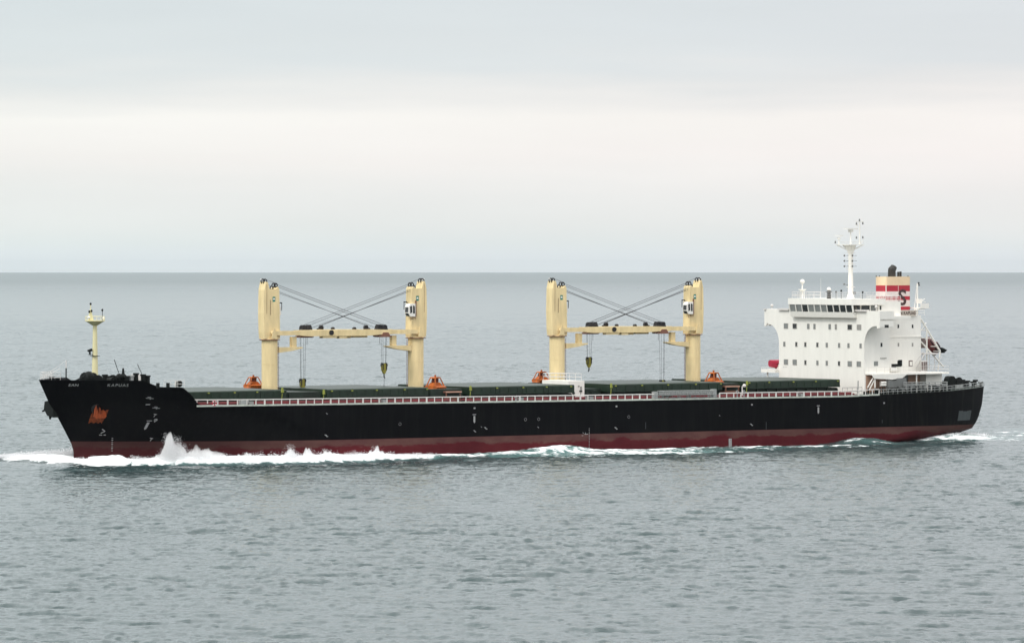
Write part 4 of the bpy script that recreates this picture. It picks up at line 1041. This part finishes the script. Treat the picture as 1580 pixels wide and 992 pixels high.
# wave crests made by the ship (world ground points), height, width
BOW = [(5.5, 3.5), (9, 8.5), (14, 12.2), (20, 15.2), (28, 17.0), (36, 17), (44, 16.6), (52, 16.0), (62, 15.6)]
BOWH = [.55, .75, 1.05, 1.05, 1.0, .9, .75, .4, .1]
SEA_DATA = {}
def ship_waves(x, y):
    a, b = x-OX, y-OY; u = a*CT+b*ST; v = a*ST-b*CT
    z = np.zeros_like(x); foam = np.zeros_like(x)
    n1 = fbm(x, y, 5.0, 5); n2 = fbm(x, y, 1.3, 9); n3 = fbm(u, v*3.0, 4.0, 15)
    uu = np.array([p[0] for p in BOW]); vv = np.array([p[1] for p in BOW])
    cv = np.interp(u, uu, vv); ch = np.interp(u, uu, BOWH, left=0, right=0)*(.7+.6*n1)
    d = v-cv+(n2-.5)*1.2
    on = (u > 4.5) & (u < 62) & (v > 0)
    z += np.where(on, ch*np.exp(-(d/np.where(d > 0, 1.3, 2.6))**2), 0)
    z += np.where((u > 2) & (u < 60) & (v > 0), -.8*np.exp(-((v-cv-4.4)/2.2)**2)*np.clip((60-u)/20, 0, 1)*np.clip((u-2)/4, 0, 1), 0)
    solidm = np.zeros_like(x)
    solidm += np.where(on, 1.9*np.clip((60-u)/14, .25, 1)*np.clip((1.9-d)/.8, 0, 1)*np.clip((v-cv+7)/3, 0, 1), 0)
    # starboard bow crest running out to the left
    st = [Gw(-6, 700, .6), Gw(28, 701.5, .6), Gw(60, 701, .7), Gw(110, 702, .8), Gw(170, 703, .8)]
    D, P = dist_poly(x, y, st); hs_ = (.45+.45*P)*(.7+.6*n1)
    z += hs_*np.exp(-(D/1.7)**2)
    foam += solidm
    solidm += np.where(D < 6, 1.9*np.clip((2.8-D+2.5*(n2-.5))/.9, 0, 1)*np.clip(.6+P*1.5, 0, 1), 0)
    D2, P2 = dist_poly(x, y, [wl(4.0, -1.8), wl(3.1, .6), wl(4.2, 3.6), wl(7.5, 7.6)])
    z += 1.0*np.exp(-(D2/1.25)**2)*(.7+.6*n2); solidm += 1.9*np.clip((2.0-D2+1.2*(n2-.5))/.8, 0, 1)
    z += -.4*np.exp(-((D-5)/2.5)**2)*np.where(y < Gw(28, 701.5, .6)[1], 1, 0)
    # waves along the side: (u, v, length, width, height, foam)
    for (u0, v0, lu, lv, hh, ff, sk) in ((76, 16.5, 6, 2.2, .95, .1, .05), (84, 20.5, 20, 5.2, .35, 1.3, .12), (66, 17, 6, 2.2, .3, .9, .1), (57, 16.2, 6, 1.2, .2, .6, 0),
                                         (98, 18.5, 14, 3.0, .2, .55, .1), (117, 20, 12, 2.6, .2, .55, .1), (132.5, 15.8, 4.5, 3.0, 1.0, .5, .05), (141, 19, 9, 2.4, .2, .35, .1), (105, 15.4, 10, 1.3, .2, .4, 0),
                                         (155, 11.0, 7.0, 4.5, .85, 3.0, 0), (169, 9, 9, 3, .2, .5, 0), (162, 17, 9, 3, .15, .4, .15), (182, 0, 9, 4, .25, .5, 0), (192, -12, 12, 3, .2, .35, 0), (150, 13, 5, 2, .25, 1.0, 0),
                                         (89, 24, 12, 2.2, -.45, 0, .15), (70, 22, 10, 2.4, -.3, 0, .1), (140, 17.5, 6, 2.5, -.3, 0, .1)):
        du = (u-u0)/lu; dv = (v-v0-sk*(u-u0))/lv; g = np.exp(-(du*du+dv*dv)**1.3)
        z += hh*g*(.75+.5*n1); foam += ff*g
    n4 = fbm(u*.45+v*.1, v*1.6, 1.5, 41); n5 = fbm(u*.25, v*.8, 2.2, 52)
    cut = .5*n4+.3*n5+.2*n2
    lace = np.clip(np.minimum(foam, 1.15)*.60-(cut-.5)*3.0-.10, 0, .85)*np.clip(foam/.12, 0, 1)
    solid = np.clip(solidm*.62, 0, 1.1)
    return z, np.maximum(lace, solid), foam
def make_sea():
    d2r = math.radians
    fine = np.linspace(d2r(-8.2), d2r(8.2), 1080)
    coarse = np.linspace(d2r(8.2), d2r(351.8), 90)[1:-1]
    ang = np.concatenate([fine, coarse]); nA = len(ang)
    r = [1.0]
    while r[-1] < 288: r.append(r[-1]*1.06+.3)
    r = r[:-1]+list(np.arange(288, 560, .42)); 
    while r[-1] < 720: r.append(r[-1]+.5)
    while r[-1] < 26000: r.append(r[-1]*(1+min(.012, .0011*max(1, r[-1]/1700)**2)))
    r = np.array(r); nR = len(r)
    A, Rr = np.meshgrid(ang, r, indexing='ij')
    x = (np.sin(A)*Rr).ravel(); y = (np.cos(A)*Rr).ravel(); R1 = Rr.ravel(); A1 = A.ravel()
    fineq = (A1 <= d2r(8.2)) & (A1 >= d2r(-8.2)) & (R1 > 280)
    fade = np.where(fineq, 1, 0)*np.clip(1-(R1-1200)/2800, 0, 1)**1.5
    z = np.zeros_like(x); dx = np.zeros_like(x); dy = np.zeros_like(x)
    idx = np.nonzero(fade > 0)[0]; xi, yi = x[idx], y[idx]
    T1 = spectrum(1024, 190., 7.5, .36, d2r(262), 3, 5.0); T2 = spectrum(1024, 83., 2.1, .15, d2r(283), 8, 2.5, fall=3.5)
    ca, sa_ = math.cos(.37), math.sin(.37); xr, yr = xi*ca-yi*sa_, xi*sa_+yi*ca
    patch = .45+1.15*fbm(xi*.6, yi, 38., 31, 4)
    z[idx] = (samp(T1[0], xi, yi, 190.)+samp(T2[0], xr, yr, 83.))*patch
    ch = 1.0
    dx[idx] = ch*(samp(T1[1], xi, yi, 190.)+samp(T2[1], xr, yr, 83.)*ca+samp(T2[2], xr, yr, 83.)*sa_)
    dy[idx] = ch*(samp(T1[2], xi, yi, 190.)-samp(T2[1], xr, yr, 83.)*sa_+samp(T2[2], xr, yr, 83.)*ca)
    # small whitecaps on the sharpest crests
    crest = z[idx]-.25*patch
    foam = np.zeros_like(x)
    foam[idx] = np.clip((crest-.19)/.05, 0, 1)*(fbm(xi, yi, 1.1, 77, 2) > .60)*1.0
    z *= fade; dx *= fade; dy *= fade
    air = np.zeros_like(x)
    near = np.nonzero(fineq & (R1 > 570) & (R1 < 760))[0]
    zs, fo, raw = ship_waves(x[near], y[near])
    calm = np.clip(1-raw*.4, .5, 1); air[near] = np.clip(raw*.8, 0, 1)
    z[near] = z[near]*calm+zs; foam[near] = np.maximum(foam[near]*1.0, fo)
    rough = np.clip((R1-1200)/5000, 0, 1)
    z -= R1**2/(2*6.371e6*7/6)*1.0
    co = np.empty((len(x), 3), np.float32); co[:, 0] = x+dx; co[:, 1] = y+dy; co[:, 2] = z
    iA = np.arange(nA)[:, None]; iR = np.arange(nR-1)[None, :]; jA = (iA+1) % nA
    # angle order: fine ascending then coarse continuing round
    q = np.stack([iA*nR+iR, iA*nR+iR+1, jA*nR+iR+1, jA*nR+iR], -1).reshape(-1, 4).astype(np.int32)
    me = bpy.data.meshes.new('sea'); me.vertices.add(len(co)); me.vertices.foreach_set('co', co.ravel())
    me.loops.add(q.size); me.loops.foreach_set('vertex_index', q.ravel()[::1])
    me.polygons.add(len(q)); me.polygons.foreach_set('loop_start', np.arange(0, q.size, 4, dtype=np.int32))
    me.update(calc_edges=True)
    me.polygons.foreach_set('use_smooth', np.ones(len(q), bool))
    at = me.attributes.new('foam', 'FLOAT', 'POINT'); at.data.foreach_set('value', foam.astype(np.float32))
    at = me.attributes.new('aerated', 'FLOAT', 'POINT'); at.data.foreach_set('value', air.astype(np.float32))
    at = me.attributes.new('unresolved', 'FLOAT', 'POINT'); at.data.foreach_set('value', rough.astype(np.float32))
    o = bpy.data.objects.new('sea', me); COL.objects.link(o); o['kind'] = 'structure'
    if me.polygons[10].normal.z < 0: me.flip_normals()
    return o
SEA = make_sea()
WATER = (.032, .056, .057, 1)
def sea_material():
    m = bpy.data.materials.new('sea_water'); N, L, P = nodes(m)
    P.inputs['Base Color'].default_value = (.038, .068, .070, 1); P.inputs['Roughness'].default_value = .16
    P.inputs['IOR'].default_value = 1.33
    tc = N.new('ShaderNodeTexCoord')
    b = N.new('ShaderNodeBump'); b.inputs['Strength'].default_value = .6; b.inputs['Distance'].default_value = .09
    n1 = N.new('ShaderNodeTexNoise'); n1.inputs['Scale'].default_value = 3.6; n1.inputs['Detail'].default_value = 6; n1.inputs['Roughness'].default_value = .6
    L.new(tc.outputs['Object'], n1.inputs['Vector']); L.new(n1.outputs['Fac'], b.inputs['Height'])
    L.new(b.outputs[0], P.inputs['Normal'])
    ar = N.new('ShaderNodeAttribute'); ar.attribute_name = 'unresolved'
    rr_ = N.new('ShaderNodeMapRange'); rr_.inputs[3].default_value = .13; rr_.inputs[4].default_value = .33; L.new(ar.outputs['Fac'], rr_.inputs[0]); L.new(rr_.outputs[0], P.inputs['Roughness'])
    # clearer green water where air is mixed in round the foam
    at = N.new('ShaderNodeAttribute'); at.attribute_name = 'foam'
    fo = N.new('ShaderNodeBsdfDiffuse'); fo.inputs[0].default_value = (.90, .92, .92, 1)
    fn = N.new('ShaderNodeTexNoise'); fn.inputs['Scale'].default_value = 1.3; fn.inputs['Detail'].default_value = 9; fn.inputs['Roughness'].default_value = .68
    mpf = N.new('ShaderNodeMapping'); mpf.inputs['Rotation'].default_value = (0, 0, -TH); mpf.inputs['Scale'].default_value = (.5, 1.1, 1.1)
    L.new(tc.outputs['Object'], mpf.inputs[0]); L.new(mpf.outputs[0], fn.inputs['Vector'])
    fa = N.new('ShaderNodeMath'); fa.operation = 'MULTIPLY_ADD'; fa.inputs[1].default_value = -2.6; fa.inputs[2].default_value = 1.3; L.new(fn.outputs['Fac'], fa.inputs[0])
    fb = N.new('ShaderNodeMath'); fb.operation = 'ADD'; L.new(at.outputs['Fac'], fb.inputs[0]); L.new(fa.outputs[0], fb.inputs[1])
    mr0 = N.new('ShaderNodeMapRange'); mr0.inputs[1].default_value = .38; mr0.inputs[2].default_value = .72; L.new(fb.outputs[0], mr0.inputs[0])
    g0 = N.new('ShaderNodeMapRange'); g0.inputs[1].default_value = .04; g0.inputs[2].default_value = .3; L.new(at.outputs['Fac'], g0.inputs[0])
    mr = N.new('ShaderNodeMath'); mr.operation = 'MULTIPLY'; L.new(mr0.outputs[0], mr.inputs[0]); L.new(g0.outputs[0], mr.inputs[1])
    ai = N.new('ShaderNodeAttribute'); ai.attribute_name = 'aerated'
    wc = N.new('ShaderNodeMix'); wc.data_type = 'RGBA'; wc.inputs[6].default_value = WATER; wc.inputs[7].default_value = (.10, .19, .18, 1)
    L.new(ai.outputs['Fac'], wc.inputs[0]); L.new(wc.outputs[2], P.inputs['Base Color'])
    mx = N.new('ShaderNodeMixShader'); L.new(mr.outputs[0], mx.inputs[0]); L.new(P.outputs[0], mx.inputs[1]); L.new(fo.outputs[0], mx.inputs[2])
    L.new(mx.outputs[0], N['Material Output'].inputs[0])
    SEA.data.materials.append(m)
sea_material()

# ------------------------------------------------------------------ spray thrown up by the bow
def spray_body():
    """closed ragged ribbon of white spray along the crest, a dense scattering medium"""
    nu, na = 1500, 20
    u = np.linspace(4.6, 56, nu); us = [p[0] for p in BOW]; vs = [p[1] for p in BOW]
    cv = np.interp(u, us, vs)+.0; ch = np.interp(u, us, BOWH)
    o0 = np.zeros_like(u)
    rag = fbm(u, o0, 1.6, 61, 5); rag2 = fbm(u, o0+9, .5, 71, 4)
    top = ch*(.2+.8*rag)+.5*np.clip(rag2-.5, 0, 1)*2
    for a, h_, w in ((13.5, 2.3, .75), (14.5, 1.4, .8), (12.5, .9, .9), (16.6, 1.1, 1.5), (29.6, 1.5, .9), (32.4, .9, .9), (35.4, .8, .6), (43.6, .9, 1.4), (18.5, .6, 1.2), (23, .5, 1.2), (48, .4, 1), (6.2, .5, .8)):
        top = top+h_*np.exp(-np.abs((u-a)/w)**2.2)*(.45+1.1*rag2)
    top = top*np.clip((u-4.6)/1.5, 0, 1)*np.clip((56-u)/14, 0, 1)+.02
    wid = .75+.16*top
    vv = []
    for j in range(na):
        a = 2*PI*j/na; n_ = fbm(u*1.0, o0+j*.45, .9, 81, 3)-.5
        r_ = 1+.7*n_
        q = max(0, math.sin(a))
        z = .1+top*(q**1.3)*r_ if math.sin(a) >= 0 else .1+.35*math.sin(a)+0*u
        v = cv+wid*math.cos(a)*(1-.55*q**2)*r_
        uu = u+.35*n_*q*top
        vv.append(np.stack([OX+uu*CT+v*ST, OY+uu*ST-v*CT, z+0*u], -1))
    co = np.stack(vv, 1).reshape(-1, 3)
    fs = [(i*na+j, i*na+(j+1) % na, (i+1)*na+(j+1) % na, (i+1)*na+j) for i in range(nu-1) for j in range(na)]+[tuple(range(na))[::-1], tuple(range((nu-1)*na, nu*na))]
    me = bpy.data.meshes.new('spray_cloud'); me.from_pydata(co.tolist(), [], fs)
    o = bpy.data.objects.new('spray_cloud', me); COL.objects.link(o)
    tag(o, 'white splash of spray where the bow wave breaks', 'spray', None, 'stuff')
    m = bpy.data.materials.new('spray_mist'); N, L, P = nodes(m); N.remove(P)
    v = N.new('ShaderNodeVolumeScatter'); v.inputs['Color'].default_value = (1, 1, 1, 1); v.inputs['Density'].default_value = 3.2; v.inputs['Anisotropy'].default_value = 0
    L.new(v.outputs[0], N['Material Output'].inputs['Volume']); me.materials.append(m)
    sc.cycles.volume_bounces = 8; sc.cycles.max_bounces = 14
    bm = bmesh.new(); bm.from_mesh(me); bmesh.ops.recalc_face_normals(bm, faces=bm.faces); bm.to_mesh(me); bm.free()
def spray():
    P = []; S = []
    def put(u, v, z, s): P.append(world(u, v, z)); S.append(s)
    r = rng
    def plume(u0, v0, z0, hgt, wid, n, lean=.0):
        for _ in range(n):
            t = r.random()**1.5; w = wid*(1-.72*t)*r.normal()*.42
            put(u0+w+lean*t*hgt, v0+r.normal()*.5, z0+t*hgt*(.85+.25*r.random())-abs(w)*.5, .012+.045*(1-.6*t)*r.random())
    # tall splash at the shoulder with ragged neighbours
    plume(13.5, 12.3, .8, 3.2, 1.7, 1500, -.05); plume(13.1, 12.3, 1.6, 2.6, .9, 700, -.15); plume(14.2, 12.3, 1.6, 2.2, .9, 600, .12); plume(14.8, 12.9, .6, 2.2, 2.0, 700, .1)
    plume(12.6, 11.6, .6, 1.6, 2.0, 500, .1); plume(17.0, 14.0, .6, 1.5, 3.2, 900); plume(29.6, 17.2, .5, 2.0, 2.2, 900, -.1); plume(32.5, 17.2, .5, 1.4, 2.2, 500); plume(35.2, 17, .5, 1.3, 1.5, 400); plume(43.6, 16.9, .4, 1.5, 2.6, 700)
    plume(7.2, 8.0, .4, .9, 2.0, 500); plume(5.6, 5.2, .3, .9, 1.2, 400); plume(10, 9.6, .4, .8, 2.5, 400); plume(23, 16.2, .6, 1.0, 3.0, 500)
    us = [p[0] for p in BOW]; vs = [p[1] for p in BOW]
    for _ in range(14000):                      # broken crest along the bow wave
        u = 4.5+50*r.random()**1.15; c = np.interp(u, us, vs); h = np.interp(u, us, BOWH)
        lump = .55+.45*math.sin(u*1.9+math.sin(u*.7)*2)+.3*math.sin(u*5.3)
        put(u, c+r.normal()*.7-.2, max(.05, h*.55)+abs(r.normal())*.30*max(.2, lump)*h+r.random()*.25, .015+.045*r.random())
    for _ in range(9000):
        px = -6+120*r.random(); q = Gw(px, 701.2, .6); hh = .3+.5*(px+6)/120
        P.append((q[0], q[1]+r.normal()*.7, hh*(.6+.5*abs(r.normal())))); S.append(.025+.06*r.random())
    for _ in range(9000):
        u = 150+11*r.random(); put(u, 11+1.2*math.sin(u)+r.normal()*1.0, .3+.45*math.exp(-((u-155)/4)**2)+abs(r.normal())*.15, .025+.06*r.random())
    spray_body()
    P = np.array(P, np.float32); S = np.array(S, np.float32)
    base = np.array([(1, 0, 0), (-1, 0, 0), (0, 1, 0), (0, -1, 0), (0, 0, 1), (0, 0, -1)], np.float32)
    fc = np.array([(0, 2, 4), (2, 1, 4), (1, 3, 4), (3, 0, 4), (2, 0, 5), (1, 2, 5), (3, 1, 5), (0, 3, 5)], np.int32)
    jit = r.uniform(.6, 1.4, (len(P), 6, 1)).astype(np.float32)
    co = (P[:, None, :]+base[None]*jit*S[:, None, None]).reshape(-1, 3)
    fs = (fc[None]+(np.arange(len(P))*6)[:, None, None]).reshape(-1, 3).astype(np.int32)
    me = bpy.data.meshes.new('bow_wave_foam'); me.vertices.add(len(co)); me.vertices.foreach_set('co', co.ravel())
    me.loops.add(fs.size); me.loops.foreach_set('vertex_index', fs.ravel()); me.polygons.add(len(fs)); me.polygons.foreach_set('loop_start', np.arange(0, fs.size, 3, dtype=np.int32))
    me.update(calc_edges=True); me.materials.append(MATS['foam'])
    o = bpy.data.objects.new('bow_wave_foam', me); COL.objects.link(o)
    tag(o, 'white foam and spray thrown up along the bow and side of the black ship', 'foam', None, 'stuff')
spray()

# ------------------------------------------------------------------ sea air
def haze():
    me = bpy.data.meshes.new('haze'); bm = bmesh.new(); bmesh.ops.create_cube(bm, size=1); bm.to_mesh(me); bm.free()
    o = bpy.data.objects.new('haze', me); COL.objects.link(o); o['kind'] = 'stuff'; o['label'] = 'pale damp air over the whole sea'
    o.scale = (54000, 54000, 130); o.location = (0, 0, 15)
    m = bpy.data.materials.new('sea_air'); N, L, P = nodes(m); N.remove(P)
    v = N.new('ShaderNodeVolumePrincipled'); v.inputs['Color'].default_value = (.80, .89, .97, 1); v.inputs['Density'].default_value = HAZE
    L.new(v.outputs[0], N['Material Output'].inputs['Volume']); me.materials.append(m)
HAZE = 0.8e-5
haze()
# ------------------------------------------------------------------ sky, sun, camera
W = bpy.data.worlds.new('World'); sc.world = W; W.use_nodes = True
N = W.node_tree.nodes; L = W.node_tree.links; N.clear()
SUN_EL, SUN_AZ = math.radians(48), math.radians(222)   # azimuth clockwise from +Y (behind-left of the camera)
out = N.new('ShaderNodeOutputWorld'); bg = N.new('ShaderNodeBackground'); bg.inputs[1].default_value = .1
sky = N.new('ShaderNodeTexSky'); sky.sky_type = 'NISHITA'; sky.sun_disc = False; sky.sun_elevation = SUN_EL; sky.sun_rotation = SUN_AZ
tc = N.new('ShaderNodeTexCoord'); sp = N.new('ShaderNodeSeparateXYZ'); L.new(tc.outputs['Generated'], sp.inputs[0])
mp = N.new('ShaderNodeMapping'); mp.inputs['Scale'].default_value = (14, 14, 150); L.new(tc.outputs['Generated'], mp.inputs[0])
no = N.new('ShaderNodeTexNoise'); no.inputs['Scale'].default_value = 1; no.inputs['Detail'].default_value = 4; L.new(mp.outputs[0], no.inputs['Vector'])
nz = N.new('ShaderNodeMath'); nz.operation = 'MULTIPLY_ADD'; nz.inputs[1].default_value = .016; nz.inputs[2].default_value = -.008; L.new(no.outputs['Fac'], nz.inputs[0])
ad = N.new('ShaderNodeMath'); ad.operation = 'ADD'; L.new(sp.outputs['Z'], ad.inputs[0])
# wobble grows with height so the haze at the horizon stays level
gm = N.new('ShaderNodeMapRange'); gm.inputs[1].default_value = .003; gm.inputs[2].default_value = .04; L.new(sp.outputs['Z'], gm.inputs[0])
gz = N.new('ShaderNodeMath'); gz.operation = 'MULTIPLY'; L.new(nz.outputs[0], gz.inputs[0]); L.new(gm.outputs[0], gz.inputs[1]); L.new(gz.outputs[0], ad.inputs[1])
mxx = N.new('ShaderNodeMath'); mxx.operation = 'MAXIMUM'; mxx.inputs[1].default_value = 1e-7; L.new(ad.outputs[0], mxx.inputs[0])
pw = N.new('ShaderNodeMath'); pw.operation = 'POWER'; pw.inputs[1].default_value = 1/3; L.new(mxx.outputs[0], pw.inputs[0])
rp = N.new('ShaderNodeValToRGB'); L.new(pw.outputs[0], rp.inputs[0]); rp.color_ramp.interpolation = 'LINEAR'
def zt3(py): return max(1e-7, (YE-py)/F)**(1/3)
stops = [(0, (218, 224, 226)), (zt3(394), (224, 229, 230)), (zt3(375), (228, 233, 232)), (zt3(345), (234, 236, 234)), (zt3(300), (239, 239, 237)), (zt3(240), (248, 244, 241)), (zt3(185), (250, 247, 243)),
         (zt3(150), (240, 239, 237)), (zt3(120), (231, 233, 233)), (zt3(85), (224, 229, 231)), (zt3(0), (221, 227, 230))]
E_ = rp.color_ramp.elements
hi = [(.50, (.88, .93, .97)), (.62, (1.32, 1.375, 1.40)), (.78, (1.66, 1.70, 1.73)), (.88, (1.6, 1.62, 1.63)), (1.0, (2.0, 2.0, 2.0))]
allst = [(p, lin(c)) for p, c in stops]+hi
K_ = .5
E_[0].position = allst[0][0]; E_[0].color = (*[x*K_ for x in allst[0][1]], 1)
E_[1].position = 1.0; E_[1].color = (*[x*K_ for x in allst[-1][1]], 1)
for p, c in allst[1:-1]:
    e = E_.new(p); e.color = (*[x*K_ for x in c], 1)
mp2 = N.new('ShaderNodeMapping'); mp2.inputs['Scale'].default_value = (7, 7, 60); L.new(tc.outputs['Generated'], mp2.inputs[0])
no2 = N.new('ShaderNodeTexNoise'); no2.inputs['Scale'].default_value = 1; no2.inputs['Detail'].default_value = 6; no2.inputs['Roughness'].default_value = .55; L.new(mp2.outputs[0], no2.inputs['Vector'])
br = N.new('ShaderNodeMapRange'); br.inputs[1].default_value = .3; br.inputs[2].default_value = .7; br.inputs[3].default_value = 10/K_*.975; br.inputs[4].default_value = 10/K_*1.03; L.new(no2.outputs['Fac'], br.inputs[0])
# cooler to the left of the view, warmer to the right
tx = N.new('ShaderNodeMapRange'); tx.inputs[1].default_value = -.12; tx.inputs[2].default_value = .12; L.new(sp.outputs['X'], tx.inputs[0])
tint = N.new('ShaderNodeMix'); tint.data_type = 'RGBA'; tint.inputs[6].default_value = (.98, 1.006, 1.0, 1); tint.inputs[7].default_value = (1.01, .995, 1.0, 1); L.new(tx.outputs[0], tint.inputs[0])
tm = N.new('ShaderNodeVectorMath'); tm.operation = 'MULTIPLY'; L.new(rp.outputs[0], tm.inputs[0]); L.new(tint.outputs[2], tm.inputs[1])
sc20 = N.new('ShaderNodeVectorMath'); sc20.operation = 'SCALE'; L.new(br.outputs[0], sc20.inputs['Scale']); L.new(tm.outputs[0], sc20.inputs[0])
mix = N.new('ShaderNodeMix'); mix.data_type = 'RGBA'; mix.inputs[0].default_value = .97; L.new(sky.outputs[0], mix.inputs[6]); L.new(sc20.outputs[0], mix.inputs[7])
L.new(mix.outputs[2], bg.inputs[0]); L.new(bg.outputs[0], out.inputs[0])

sd = bpy.data.lights.new('sun', 'SUN'); sd.energy = 1.5; sd.angle = math.radians(14); sd.color = (1, .97, .92)
so = bpy.data.objects.new('sun', sd); COL.objects.link(so)
dirv = Vector((math.sin(SUN_AZ)*math.cos(SUN_EL), math.cos(SUN_AZ)*math.cos(SUN_EL), math.sin(SUN_EL)))
so.rotation_euler = dirv.to_track_quat('Z', 'Y').to_euler(); so.location = (-100, 300, 300)

cam = bpy.data.cameras.new('camera'); co_ = bpy.data.objects.new('camera', cam); COL.objects.link(co_)
co_.location = (0, 0, H); co_.rotation_euler = (PI/2, 0, 0)
cam.sensor_width = 36; cam.lens = F/1580*36; cam.shift_y = -(496-YE)/1580; cam.clip_start = 1; cam.clip_end = 60000
sc.camera = co_
sc.view_settings.view_transform = 'Standard'; sc.view_settings.look = 'None'; sc.view_settings.exposure = 0; sc.view_settings.gamma = 1
